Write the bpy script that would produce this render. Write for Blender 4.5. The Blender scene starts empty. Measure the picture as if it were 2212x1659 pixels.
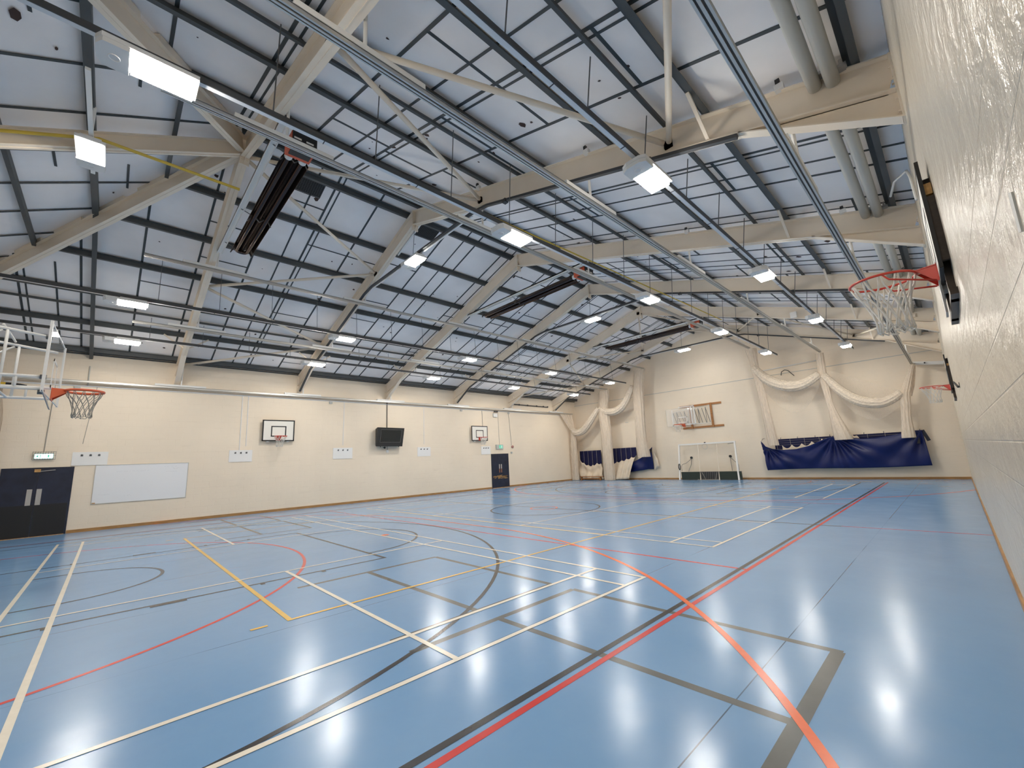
import bpy, bmesh, math, random
from mathutils import Vector, Matrix
S = bpy.context.scene
COL = S.collection
PI = math.pi
rnd = random.Random(7)

# ------------------------------------------------------------------ camera
YAW, PITCH, ROLL = 0.8048791, 0.18213277, -0.04716069
CAM = Vector((16.50825, 0.81432, 1.59458))
cy, sy, cp, sp, cr, sr = math.cos(YAW), math.sin(YAW), math.cos(PITCH), math.sin(PITCH), math.cos(ROLL), math.sin(ROLL)
fw = Vector((-sy * cp, cy * cp, sp)); r0 = Vector((cy, sy, 0)); u0 = r0.cross(fw)
rt = cr * r0 + sr * u0; up = -sr * r0 + cr * u0
cd = bpy.data.cameras.new('camera'); cam = bpy.data.objects.new('camera', cd); COL.objects.link(cam)
cam.matrix_world = Matrix(((rt.x, up.x, -fw.x, CAM.x), (rt.y, up.y, -fw.y, CAM.y), (rt.z, up.z, -fw.z, CAM.z), (0, 0, 0, 1)))
cd.sensor_width = 36.0; cd.lens = 36.0 * 900.9735 / 2212.0; cd.clip_start = 0.02; cd.clip_end = 200
S.camera = cam
# ------------------------------------------------------------------ world, exposure
w = bpy.data.worlds.new('world'); S.world = w; w.use_nodes = True
w.node_tree.nodes['Background'].inputs[0].default_value = (0.8, 0.9, 1.0, 1)
w.node_tree.nodes['Background'].inputs[1].default_value = 0.02
S.view_settings.view_transform = 'Standard'; S.view_settings.look = 'None'
S.view_settings.gamma = 1.0; S.view_settings.use_curve_mapping = False
S.view_settings.exposure = 0.55
LAMP = 85.0          # strength of the LED panels of the high bay lights
S.cycles.max_bounces = 12; S.cycles.diffuse_bounces = 9; S.cycles.transparent_max_bounces = 16
S.cycles.use_denoising = True
S.cycles.sample_clamp_indirect = 6.0

# ------------------------------------------------------------------ the hall's measures
XL, XR, YN, YF = -3.2, 16.7, -4.35, 26.3
XM = 6.75
ZR = 8.88; SL = 0.316; CE = 0.15            # rafter top at the ridge, roof slope, purlin depth
YA = 2.35; SN = 0.477                      # hip: first frame and slope of the near roof face
FR = [2.35, 6.6, 10.8, 15.05, 19.35, 23.7]
def zr(x, o=0.0): return ZR - SL * abs(x - XM) + o
def zn(y, o=0.0): return ZR - SN * (YA - y) + o
ORD = ['first', 'second', 'third', 'fourth', 'fifth', 'sixth', 'seventh', 'eighth', 'ninth', 'tenth']

# ------------------------------------------------------------------ materials
def mat(name, col, rough=0.5, metal=0.0, spec=0.5, noise=0.0, nscale=3.0, bump=0.0, bscale=60.0, emit=0.0, alpha=1.0, coat=0.0):
    m = bpy.data.materials.new(name); m.use_nodes = True
    nt = m.node_tree; b = nt.nodes['Principled BSDF']
    b.inputs['Base Color'].default_value = (*col, 1); b.inputs['Roughness'].default_value = rough
    b.inputs['Metallic'].default_value = metal; b.inputs['Specular IOR Level'].default_value = spec
    b.inputs['Coat Weight'].default_value = coat
    if alpha < 1: b.inputs['Alpha'].default_value = alpha
    if emit:
        b.inputs['Emission Color'].default_value = (*col, 1); b.inputs['Emission Strength'].default_value = emit
    if noise or bump:
        g = nt.nodes.new('ShaderNodeNewGeometry')
    if noise:
        n = nt.nodes.new('ShaderNodeTexNoise'); n.inputs['Scale'].default_value = nscale; n.inputs['Detail'].default_value = 5
        nt.links.new(g.outputs['Position'], n.inputs['Vector'])
        r = nt.nodes.new('ShaderNodeMapRange'); r.inputs[1].default_value = 0.3; r.inputs[2].default_value = 0.7
        r.inputs[3].default_value = 1 - noise; r.inputs[4].default_value = 1 + noise
        nt.links.new(n.outputs['Fac'], r.inputs[0])
        x = nt.nodes.new('ShaderNodeMix'); x.data_type = 'RGBA'; x.blend_type = 'MULTIPLY'; x.inputs[0].default_value = 1
        x.inputs[6].default_value = (*col, 1)
        nt.links.new(r.outputs[0], x.inputs[7]); nt.links.new(x.outputs[2], b.inputs['Base Color'])
    if bump:
        n2 = nt.nodes.new('ShaderNodeTexNoise'); n2.inputs['Scale'].default_value = bscale; n2.inputs['Detail'].default_value = 3
        nt.links.new(g.outputs['Position'], n2.inputs['Vector'])
        bp = nt.nodes.new('ShaderNodeBump'); bp.inputs['Strength'].default_value = bump; bp.inputs['Distance'].default_value = 0.01
        nt.links.new(n2.outputs['Fac'], bp.inputs['Height']); nt.links.new(bp.outputs['Normal'], b.inputs['Normal'])
    return m
class NT:
    """small helper to wire nodes"""
    def __init__(s, m): s.t = m.node_tree; s.b = s.t.nodes['Principled BSDF']
    def n(s, typ, **kw):
        k = s.t.nodes.new('ShaderNode' + typ)
        for a, v in kw.items(): setattr(k, a, v)
        return k
    def l(s, a, b): s.t.links.new(a, b)
    def math(s, op, a, b=None, c=None):
        k = s.n('Math', operation=op)
        for i, v in enumerate((a, b, c)):
            if v is None: continue
            if isinstance(v, (int, float)): k.inputs[i].default_value = v
            else: s.l(v, k.inputs[i])
        return k.outputs[0]
    def mix(s, fac, a, b, mode='MIX'):
        k = s.n('Mix', data_type='RGBA', blend_type=mode)
        for i, v in ((0, fac), (6, a), (7, b)):
            if isinstance(v, (int, float)): k.inputs[i].default_value = v
            elif isinstance(v, tuple): k.inputs[i].default_value = (*v, 1)
            else: s.l(v, k.inputs[i])
        return k.outputs[2]
    def noise(s, vec, scale, detail=4, rough=0.5):
        k = s.n('TexNoise'); k.inputs['Scale'].default_value = scale; k.inputs['Detail'].default_value = detail
        k.inputs['Roughness'].default_value = rough; s.l(vec, k.inputs['Vector']); return k.outputs['Fac']
    def remap(s, v, a, b, c, d):
        k = s.n('MapRange'); s.l(v, k.inputs[0])
        for i, q in enumerate((a, b, c, d)): k.inputs[i + 1].default_value = q
        return k.outputs[0]
    def scale(s, vec, sc):
        k = s.n('Mapping'); k.inputs['Scale'].default_value = sc; s.l(vec, k.inputs['Vector']); return k.outputs[0]

def floor_material():
    m = mat('floor_vinyl', (0.16, 0.33, 0.55), 0.3); k = NT(m); pos = k.n('NewGeometry').outputs['Position']
    big = k.noise(pos, 0.35, 3); fine = k.noise(pos, 9, 6, .6)
    c = k.mix(k.remap(big, .3, .7, 0, 1), (0.165, 0.325, 0.570), (0.195, 0.365, 0.605))
    c = k.mix(k.remap(fine, .35, .7, 0, .12), c, (0.24, 0.41, 0.60))
    sep = k.n('SeparateXYZ'); k.l(pos, sep.inputs[0])
    # sheet seams every 1.9 m, dark only in places
    fx = k.math('ABSOLUTE', k.math('SUBTRACT', k.math('FRACT', k.math('DIVIDE', k.math('ADD', sep.outputs[0], 4.805), 1.91)), 0.5))
    seam = k.math('LESS_THAN', fx, 0.0022)
    seamn = k.noise(k.scale(pos, (3, .5, 1)), 1.3, 3)
    seam = k.math('MULTIPLY', seam, k.remap(seamn, .42, .55, .12, .85))
    c = k.mix(seam, c, (0.03, 0.05, 0.08))
    # rubber scuffs
    sc = k.noise(k.scale(pos, (1.3, 5, 1)), 2.2, 8, .68)
    scu = k.remap(sc, .70, .76, 0, .45)
    c = k.mix(scu, c, (0.07, 0.11, 0.17))
    k.l(c, k.b.inputs['Base Color'])
    rn = k.noise(pos, 1.6, 5, .6)
    k.l(k.remap(rn, .3, .7, .17, .235), k.b.inputs['Roughness'])
    k.b.inputs['Coat Weight'].default_value = 0
    bn = k.noise(k.scale(pos, (1, .55, 1)), 2.2, 2); bn2 = k.noise(pos, 45, 2)
    h = k.math('ADD', k.math('MULTIPLY', bn, 1.0), k.math('MULTIPLY', bn2, .03))
    bp = k.n('Bump'); bp.inputs['Strength'].default_value = .07; bp.inputs['Distance'].default_value = .05
    k.l(h, bp.inputs['Height']); k.l(bp.outputs[0], k.b.inputs['Normal'])
    k.b.inputs['Specular IOR Level'].default_value = .55
    return m
def line_material(name, col):
    m = mat(name, col, .3); k = NT(m); pos = k.n('NewGeometry').outputs['Position']
    n = k.noise(pos, 7, 6, .65)
    k.l(k.mix(k.remap(n, .35, .75, 0, .3), col, tuple(c * .72 for c in col)), k.b.inputs['Base Color'])
    rn = k.noise(pos, 1.6, 5, .6); k.l(k.remap(rn, .3, .7, .205, .26), k.b.inputs['Roughness'])
    return m
def wall_material(name, axis, col, rough, joint, lump, wear=0.25, lsc=22):
    m = mat(name, col, rough); k = NT(m); pos = k.n('NewGeometry').outputs['Position']
    sep = k.n('SeparateXYZ'); k.l(pos, sep.inputs[0]); cmb = k.n('CombineXYZ')
    k.l(sep.outputs[axis], cmb.inputs[0]); k.l(sep.outputs[2], cmb.inputs[1])
    b = k.n('TexBrick'); b.inputs['Scale'].default_value = 1; b.inputs['Brick Width'].default_value = .45; b.inputs['Row Height'].default_value = .225
    b.inputs['Mortar Size'].default_value = .006; b.inputs['Mortar Smooth'].default_value = .6
    b.inputs['Color1'].default_value = (1, 1, 1, 1); b.inputs['Color2'].default_value = (.9, .9, .9, 1); b.inputs['Mortar'].default_value = (0, 0, 0, 1)
    k.l(cmb.outputs[0], b.inputs['Vector'])
    wob = k.noise(cmb.outputs[0], 1.1, 3)
    big = k.noise(cmb.outputs[0], .5, 4); n2 = k.noise(k.scale(cmb.outputs[0], (1, 4, 1)), 1.2, 7, .62)
    c = k.mix(k.remap(big, .3, .7, 0, 1), tuple(x * .95 for x in col), tuple(min(1, x * 1.03) for x in col))
    c = k.mix(k.remap(n2, .60, .78, 0, wear), c, tuple(x * y for x, y in zip(col, (.72, .68, .62))))
    # joints show only where the paint has cracked
    jm = k.math('MULTIPLY', b.outputs['Fac'], k.remap(k.noise(k.scale(cmb.outputs[0], (1.2, 3, 1)), 1.7, 4), .52, .72, .0, .30))
    c = k.mix(jm, c, tuple(x * y for x, y in zip(col, (.60, .52, .42))))
    k.l(c, k.b.inputs['Base Color'])
    h = k.math('ADD', k.math('MULTIPLY', b.outputs['Fac'], -joint), k.math('MULTIPLY', k.noise(cmb.outputs[0], lsc, 6, .6), lump))
    bp = k.n('Bump'); bp.inputs['Strength'].default_value = .6; bp.inputs['Distance'].default_value = .02
    k.l(h, bp.inputs['Height']); k.l(bp.outputs[0], k.b.inputs['Normal'])
    return m
def wood_material(name, col, axis=0):
    m = mat(name, col, .42); k = NT(m); pos = k.n('NewGeometry').outputs['Position']
    sc = [14, 14, 14]; sc[axis] = 1.2
    n = k.noise(k.scale(pos, tuple(sc)), 2.0, 6, .6)
    k.l(k.mix(k.remap(n, .35, .65, 0, 1), tuple(c * .7 for c in col), tuple(min(1, c * 1.15) for c in col)), k.b.inputs['Base Color'])
    return m
def net_material(name, col, a0, a1, sc=(30, 30, 4)):
    m = mat(name, col, .85, spec=.1); k = NT(m); pos = k.n('NewGeometry').outputs['Position']
    n = k.noise(k.scale(pos, sc), 1.0, 3)
    k.l(k.remap(n, .35, .65, a0, a1), k.b.inputs['Alpha'])
    k.l(k.mix(k.remap(n, .3, .7, 0, 1), tuple(c * .93 for c in col), col), k.b.inputs['Base Color'])
    return m

M = {}
M['floor'] = floor_material()
M['lwhite'] = line_material('line_white', (0.84, 0.79, 0.68)); M['lblack'] = line_material('line_black', (0.035, 0.035, 0.038))
M['lred'] = line_material('line_red', (0.62, 0.045, 0.04)); M['lorange'] = line_material('line_orange', (0.85, 0.16, 0.045))
M['lyellow'] = line_material('line_yellow', (0.80, 0.50, 0.10)); M['lgrey'] = line_material('line_grey', (0.115, 0.12, 0.115))
CREAM = (0.85, 0.735, 0.585)
M['wl'] = wall_material('wall_paint_left', 1, CREAM, .5, .15, .10)
M['wf'] = wall_material('wall_paint_far', 0, (0.84, 0.73, 0.585), .5, .15, .10)
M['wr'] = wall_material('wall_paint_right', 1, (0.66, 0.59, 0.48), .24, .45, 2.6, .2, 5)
M['ceil'] = mat('ceiling_board', (0.90, 0.865, 0.845), .75, noise=.07, nscale=.8, bump=.1, bscale=1.2)
M['batten'] = mat('ceiling_batten', (0.045, 0.055, 0.06), .6)
M['tear'] = mat('board_hole', (0.06, 0.035, 0.03), .9)
M['steel'] = mat('purlin_dark_grey', (0.075, 0.082, 0.084), .55, noise=.12, nscale=2)
M['cream'] = mat('frame_cream_paint', (0.81, 0.71, 0.58), .5, noise=.05, nscale=1.5)
M['tubegrey'] = mat('tube_light_grey', (0.52, 0.52, 0.48), .5)
M['white'] = mat('white_paint', (0.80, 0.79, 0.76), .4)
M['alu'] = mat('satin_aluminium', (0.60, 0.59, 0.56), .38, metal=.75)
M['trunk'] = mat('galvanised_trunking', (0.72, 0.73, 0.74), .35, metal=.4)
M['conduit'] = mat('dark_conduit', (0.05, 0.052, 0.055), .5)
M['chain'] = mat('chain_steel', (0.16, 0.16, 0.16), .45, metal=.6)
M['led'] = mat('led_panel', (1.0, 0.94, 0.85), .5, emit=LAMP)
M['housing'] = mat('lamp_housing', (0.70, 0.70, 0.69), .4)
M['black'] = mat('black_paint', (0.012, 0.012, 0.013), .45)
M['brown'] = mat('heater_reflector', (0.07, 0.050, 0.045), .2, metal=.85)
M['hred'] = mat('burner_red', (0.60, 0.10, 0.04), .45)
M['yellow'] = mat('yellow_pipe', (0.62, 0.43, 0.05), .45)
M['mesh'] = mat('grille_dark', (0.03, 0.03, 0.032), .6)
M['rim'] = mat('rim_red', (0.62, 0.06, 0.035), .38)
M['rimo'] = mat('rim_orange', (0.72, 0.13, 0.045), .4)
M['cord'] = mat('net_cord', (0.74, 0.71, 0.65), .8)
M['cordg'] = mat('net_cord_grey', (0.34, 0.32, 0.28), .8)
M['board'] = mat('backboard_white', (0.80, 0.78, 0.72), .4)
M['darkwood'] = wood_material('dark_timber', (0.035, 0.022, 0.015), 1)
M['oak'] = wood_material('oak_board', (0.42, 0.22, 0.075), 1); M['oakx'] = wood_material('oak_board_x', (0.42, 0.22, 0.075), 0)
M['oakb'] = wood_material('varnished_batten', (0.40, 0.17, 0.05), 0)
M['steelplate'] = mat('zinc_plate', (0.38, 0.38, 0.38), .4, metal=.5)
M['navy'] = mat('door_navy', (0.014, 0.018, 0.038), .38, noise=.3, nscale=4)
M['brass'] = mat('push_plate', (0.62, 0.60, 0.58), .3, metal=.8); M['copper'] = mat('worn_plate', (0.36, 0.17, 0.11), .4, metal=.5)
M['ochre'] = mat('bare_timber', (0.52, 0.30, 0.11), .7, noise=.3, nscale=20)
M['wboard'] = mat('whiteboard_enamel', (0.80, 0.81, 0.83), .16)
M['ink'] = mat('faint_marker', (0.45, 0.46, 0.49), .6)
M['panel'] = mat('peg_panel_white', (0.82, 0.81, 0.79), .35)
M['screen'] = mat('tv_glass', (0.012, 0.016, 0.018), .15)
M['tvgrey'] = mat('tv_bezel_line', (0.12, 0.12, 0.12), .4)
M['signbox'] = mat('sign_housing', (0.50, 0.50, 0.47), .5)
M['signglow'] = mat('sign_lit', (0.62, 1.0, 0.90), .5, emit=2.6)
M['green'] = mat('sign_green', (0.02, 0.30, 0.12), .5); M['signgreen'] = mat('sign_green_lit', (0.04, 0.55, 0.34), .5, emit=.5)
M['netc'] = net_material('net_cream', (0.80, 0.69, 0.56), .60, .82, (90, 90, 3))
M['netd'] = net_material('net_beige_dirty', (0.58, 0.47, 0.36), .7, .92, (70, 70, 3))
M['netv'] = net_material('net_veil', (0.80, 0.70, 0.58), .06, .2, (60, 60, 60))
M['netsw'] = net_material('net_swag', (0.84, 0.74, 0.61), .55, .95, (3, 70, 70))
M['cloth'] = mat('cream_cloth', (0.74, 0.64, 0.51), .8, noise=.08, nscale=3)
M['vinyl'] = mat('blue_vinyl', (0.004, 0.011, 0.085), .38, spec=.3, noise=.1, nscale=1.5)
M['purple'] = mat('navy_mesh_cloth', (0.012, 0.013, 0.055), .7, spec=.2, noise=.15, nscale=4)
M['matgreen'] = mat('dark_green_board', (0.018, 0.03, 0.022), .5)
M['pink'] = mat('sounder_red', (0.42, 0.20, 0.17), .5)
g = bpy.data.materials.new('clear_acrylic'); g.use_nodes = True; M['acrylic'] = g
k = NT(g); k.b.inputs['Base Color'].default_value = (.95, .97, .96, 1); k.b.inputs['Roughness'].default_value = .03
k.b.inputs['Alpha'].default_value = .15; k.b.inputs['Specular IOR Level'].default_value = .6

# ------------------------------------------------------------------ mesh helpers
class MB:
    def __init__(s, open=False): s.v = []; s.f = []; s.mi = []; s.cur = 0; s.open = open
    def face(s, *idx): s.f.append(idx); s.mi.append(s.cur)
    def poly(s, pts):
        n = len(s.v); s.v += [tuple(p) for p in pts]; s.face(*range(n, n + len(pts)))
    def hexa(s, P):
        n = len(s.v); s.v += [tuple(p) for p in P]
        for q in ((0, 3, 2, 1), (4, 5, 6, 7), (0, 1, 5, 4), (1, 2, 6, 5), (2, 3, 7, 6), (3, 0, 4, 7)): s.face(*[n + i for i in q])
    def box(s, x0, x1, y0, y1, z0, z1):
        s.hexa([(x0, y0, z0), (x1, y0, z0), (x1, y1, z0), (x0, y1, z0), (x0, y0, z1), (x1, y0, z1), (x1, y1, z1), (x0, y1, z1)])
    def bar(s, a, b, wd, ht, upv=(0, 0, 1)):
        a = Vector(a); b = Vector(b); d = (b - a).normalized(); u = Vector(upv)
        sd = d.cross(u)
        if sd.length < 1e-4: sd = d.cross(Vector((1, 0, 0)))
        sd.normalize(); u = sd.cross(d).normalized(); sd *= wd / 2; u *= ht / 2
        s.hexa([a - sd - u, a + sd - u, b + sd - u, b - sd - u, a - sd + u, a + sd + u, b + sd + u, b - sd + u])
    def prism(s, poly, ext):
        e = Vector(ext); n = len(s.v); m = len(poly)
        s.v += [tuple(p) for p in poly] + [tuple(Vector(p) + e) for p in poly]
        s.face(*range(n, n + m)); s.face(*range(n + 2 * m - 1, n + m - 1, -1))
        for i in range(m):
            j = (i + 1) % m; s.face(n + i, n + m + i, n + m + j, n + j)
    def tube(s, pts, r, n=8, closed=False, sq=1.0, rfun=None):
        P = [Vector(p) for p in pts]; m = len(P); base = len(s.v); prev = None
        for i, p in enumerate(P):
            if closed: d = P[(i + 1) % m] - P[i - 1]
            else: d = P[min(i + 1, m - 1)] - P[max(i - 1, 0)]
            d.normalize()
            if prev is None:
                a = d.cross(Vector((0, 0, 1)))
                if a.length < 1e-3: a = d.cross(Vector((0, 1, 0)))
            else: a = prev - d * prev.dot(d)
            a.normalize(); prev = a; b = d.cross(a)
            rr = r[i] if isinstance(r, (list, tuple)) else r
            for q in range(n):
                t = 2 * PI * q / n; g = rfun(i, t) if rfun else 1.0
                s.v.append(tuple(p + a * (rr * g * math.cos(t)) + b * (rr * sq * g * math.sin(t))))
        for i in range(m if closed else m - 1):
            i2 = (i + 1) % m
            for q in range(n):
                q2 = (q + 1) % n; s.face(base + i * n + q, base + i2 * n + q, base + i2 * n + q2, base + i * n + q2)
        if not closed:
            s.face(*[base + q for q in range(n)]); s.face(*[base + (m - 1) * n + q for q in range(n - 1, -1, -1)])
    def grid(s, fn, nu, nv):
        b = len(s.v)
        for i in range(nu + 1):
            for j in range(nv + 1): s.v.append(tuple(fn(i / nu, j / nv)))
        for i in range(nu):
            for j in range(nv):
                a = b + i * (nv + 1) + j; s.face(a, a + nv + 1, a + nv + 2, a + 1)
    def disc(s, c, r, nrm='z', n=24, sq=1.0):
        pts = []
        for q in range(n):
            t = 2 * PI * q / n; a, b = r * math.cos(t), r * sq * math.sin(t)
            pts.append({'z': (c[0] + a, c[1] + b, c[2]), 'x': (c[0], c[1] + a, c[2] + b), 'y': (c[0] + a, c[1], c[2] + b)}[nrm])
        s.poly(pts)
    def cyl(s, a, b, r, n=16): s.tube([a, b], r, n)
    def build(s, name, mats, parent=None, smooth=False, world=True, solid=0.0):
        if not isinstance(mats, (list, tuple)): mats = [mats]
        if parent is None:
            c0 = [min(v[i] for v in s.v) for i in range(3)]; c1 = [max(v[i] for v in s.v) for i in range(3)]
            off = Vector(((c0[0] + c1[0]) / 2, (c0[1] + c1[1]) / 2, c0[2]))
        else:
            off = Vector((0, 0, 0)); q = parent
            if world:
                while q: off += q.location; q = q.parent
        me = bpy.data.meshes.new(name)
        me.from_pydata([tuple(Vector(v) - off) for v in s.v], [], s.f); me.update()
        if not s.open:
            bb = bmesh.new(); bb.from_mesh(me); bmesh.ops.recalc_face_normals(bb, faces=bb.faces); bb.to_mesh(me); bb.free()
        for mm in mats: me.materials.append(M[mm] if isinstance(mm, str) else mm)
        for p, i in zip(me.polygons, s.mi): p.material_index = i; p.use_smooth = smooth
        o = bpy.data.objects.new(name, me); COL.objects.link(o)
        if parent is None: o.location = off
        else: o.parent = parent
        if solid:
            md = o.modifiers.new('thickness', 'SOLIDIFY'); md.thickness = solid; md.offset = 0
        return o
def tag(o, label, cat, group=None, kind=None):
    o['label'] = label; o['category'] = cat
    if group: o['group'] = group
    if kind: o['kind'] = kind
    return o
def thing(name, label, cat, loc=(0, 0, 0), rz=0.0, group=None, kind=None):
    o = bpy.data.objects.new(name, None); COL.objects.link(o); o.location = loc; o.rotation_euler = (0, 0, rz); o.empty_display_size = .1
    return tag(o, label, cat, group, kind)
def sub(o, label): o['label'] = label; return o
def dup(root, loc, label, rz=None):
    r = root.copy(); COL.objects.link(r); r.location = loc; r['label'] = label
    if rz is not None: r.rotation_euler = (0, 0, rz)
    for ch in list(root.children):
        c = ch.copy(); COL.objects.link(c); c.parent = r
        for g2 in ch.children:
            d = g2.copy(); COL.objects.link(d); d.parent = c
    return r
# ================================================================== SETTING
def struct(o, label, cat): return tag(o, label, cat, None, 'structure')
m = MB(); m.box(XL - .3, XR + .3, YN - .3, YF + .3, -.1, 0)
floor = struct(m.build('floor', 'floor'), 'glossy light blue vinyl sports floor with court lines', 'floor')
m = MB(); m.box(XL - .2, XL, YN - .2, YF + .2, -.1, zr(XL, CE) + .1); struct(m.build('wall_left', 'wl'), 'long cream painted block wall carrying the two navy doors and the whiteboard', 'wall')
m = MB(); m.box(XR, XR + .2, YN - .2, YF + .2, -.1, zr(XR, CE) + .1); struct(m.build('wall_right', 'wr'), 'glossy cream block wall with cracked paint close beside the camera', 'wall')
m = MB(); m.prism([(XL - .2, YF, -.1), (XR + .2, YF, -.1), (XR + .2, YF, zr(XR + .2, CE + .1)), (XM, YF, ZR + CE + .1), (XL - .2, YF, zr(XL - .2, CE + .1))], (0, .2, 0))
struct(m.build('wall_far', 'wf'), 'cream gable wall at the far end behind the nets', 'wall')
m = MB(); m.box(XL - .2, XR + .2, YN - .2, YN, -.1, zn(YN, CE) + .1); struct(m.build('wall_near', 'wf'), 'cream end wall behind the near basketball goal', 'wall')

# ---- ceiling: boards, dark battens and torn holes, one mesh
m = MB(True); hipx = lambda y: 9.95 * (YA - y) / (YA - YN)       # half width of the near roof face at y
zc = lambda x: zr(x, CE)
A = (XM, YA, ZR + CE); B = (XM, YF + .1, ZR + CE)
m.poly([A, B, (XL - .1, YF + .1, zc(XL - .1)), (XL - .1, YN - .05, zc(XL - .1))])
m.poly([B, A, (XR + .1, YN - .05, zc(XR + .1)), (XR + .1, YF + .1, zc(XR + .1))])
m.poly([A, (XL - .1, YN - .05, zc(XL - .1)), (XR + .1, YN - .05, zc(XR + .1))])
PUR = [0.28, 1.78, 3.34, 4.93, 6.48, 8.04, 9.64]            # purlins, distance from the ridge
THIN = [2.55, 4.15, 5.75, 7.22, 8.9]
m.cur = 1
def lim(d, sx):           # y where the hip starts at distance d from the ridge
    return YA - d * (YA - YN) / 9.95
def strip(p, q, wd):
    m.bar(p, q, wd, .012)
for sx, y0, st in ((1, 2.10, 1.195), (-1, 2.12, 1.178)):
    ys = [y0 + st * i for i in range(-5, 21)]
    P = lambda d, y: (XM + sx * d, y, ZR - SL * d + CE - .004)
    for i, y in enumerate(ys):
        if y > YF: continue
        d0 = max(0, 9.95 * (YA - y) / (YA - YN)) if y < YA else 0
        if d0 > 9.8: continue
        strip(P(d0, y), P(9.95, y), .05)
        if i % 5 == 2 or (sx > 0 and i % 5 == 0): strip(P(d0, y + .13 + .25 * (i % 3 == 0)), P(9.95, y + .13 + .25 * (i % 3 == 0)), .035)
        if i % 4 == 2: strip(P(d0 + .02, y + .70), P(9.95, y + .70), .04)
        for a, b in zip(PUR, PUR[1:]):
            if rnd.random() < .36 and a > d0 and y + st < YF:
                t = a + (b - a) * rnd.choice((.35, .5, .62, .7)); strip(P(t, y), P(t, y + st), .045)
    for a in PUR: pass
for i, y in enumerate((-3.4, -2.25)):
    h = hipx(y); 
for j in range(-8, 9):
    x = XM + .3 + j * 1.2; yt = YA - abs(x - XM) * (YA - YN) / 9.95
    if yt - .2 > YN: strip((x, YN, zn(YN, CE) - .004), (x, yt, zn(yt, CE) - .004), .05)
for (x, ya, yb) in ((7.9, .04, 1.15), (5.3, -1.02, .04), (4.4, 0.04, 1.0), (9.1, -1.02, .04)):
    ym = (ya + yb) / 2; strip((x, ym, zn(ym, CE) - .004), (x + 1.0, ym, zn(ym, CE) - .004), .04)
m.cur = 2
for i in range(230):
    sx = rnd.choice((-1, 1)); d = rnd.uniform(.6, 9.2); y = rnd.uniform(1.0, 25.5)
    if y < lim(d, sx) + .3: continue
    r = rnd.choice((.018, .022, .03, .03, .045, .07)); n = rnd.randint(5, 7); a0 = rnd.random() * 6
    m.poly([(XM + sx * (d + r * rnd.uniform(.5, 1.2) * math.cos(sx * (a0 + 2 * PI * q / n))), y + r * rnd.uniform(.5, 1.2) * math.sin(sx * (a0 + 2 * PI * q / n)), 0) for q in range(n)])
    for q in range(n):
        v = m.v[-1 - q]; m.v[-1 - q] = (v[0], v[1], zr(v[0], CE) - .005)
for (x, y, r) in ((9.0, -.62, .09), (8.5, -.3, .03), (6.1, .5, .05), (4.2, .3, .03)):
    m.poly([(x + r * math.cos(t) * 1.3, y + r * .6 * math.sin(t), zn(y + r * .6 * math.sin(t), CE) - .006) for t in (0, 1.1, 2.0, 3.0, 4.1, 5.2)])
struct(m.build('ceiling', ['ceil', 'batten', 'tear']), 'pale grey boarded roof lining with dark battens and small torn holes', 'ceiling')

# ---- skirting
m = MB(); m.box(XL, XL + .022, 0.0, 17.70, 0, .095); m.box(XL, XL + .022, 19.12, YF, 0, .095); m.box(XL, XL + .022, YN, -1.53, 0, .095)
struct(m.build('baseboard_left', 'oak'), 'varnished timber skirting along the wall with the navy doors', 'baseboard')
m = MB(); m.box(XR - .022, XR, YN, YF, 0, .095); struct(m.build('baseboard_right', 'oak'), 'scuffed timber skirting along the glossy wall beside the camera', 'baseboard')
m = MB(); m.box(XL + .022, XR - .022, YF - .022, YF, 0, .095); struct(m.build('baseboard_far', 'oakx'), 'timber skirting along the far gable wall', 'baseboard')
m = MB(); m.box(XL + .022, XR - .022, YN, YN + .022, 0, .095); struct(m.build('baseboard_near', 'oakx'), 'timber skirting along the near end wall', 'baseboard')
# ---- joint lines on walls
m = MB(); m.box(XL, XR, YF - .02, YF, 5.47, 5.50); struct(m.build('trim_1', 'signbox'), 'thin grey joint strip across the far gable wall', 'trim')

# ---- doors
d = thing('door_1', 'navy double door beside the whiteboard under the lit exit sign', 'door', (XL, -.77, 0), kind='structure')
m = MB(); fx = XL + .035
m.box(XL, fx, -1.53, -1.49, 0, 2.07); m.box(XL, fx, -.05, -.01, 0, 2.07); m.box(XL, fx, -1.49, -.05, 2.03, 2.07); m.build('door_frame', 'navy', d)
for a, b in ((-1.49, -.772), (-.768, -.05)):
    m = MB(); m.box(XL, fx - .005, a, b, .012, 2.03); lf = m.build('door_leaf', 'navy', d)
    m = MB(); m.box(fx - .006, fx, a + .01, b - .01, .03, .95); m.build('kick_panel', 'black', lf)
    c = -.90 if a < -1 else -.70
    m = MB(); m.box(fx - .005, fx + .004, c - .055, c + .055, .94, 1.42); m.build('push_plate', 'brass', lf)
m = MB(); m.box(fx - .005, fx + .035, -.86, -.73, 1.93, 2.02); m.build('door_closer', 'ochre', d)
m = MB(); m.bar((fx + .02, -.73, 1.955), (fx + .02, -.42, 1.985), .02, .02); m.build('closer_arm', 'steelplate', d)
m = MB(); m.box(XL, fx + .06, -1.49, -.05, 0, .012); m.build('threshold_strip', 'ochre', d)
d = thing('door_2', 'navy door with bare wood scrapes and upright push plates near the netted corner', 'door', (XL, 18.42, 0), kind='structure')
m = MB(); m.box(XL, fx, 17.70, 17.74, 0, 2.07); m.box(XL, fx, 19.08, 19.12, 0, 2.07); m.box(XL, fx, 17.74, 19.08, 2.03, 2.07); m.build('door_frame', 'navy', d)
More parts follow.
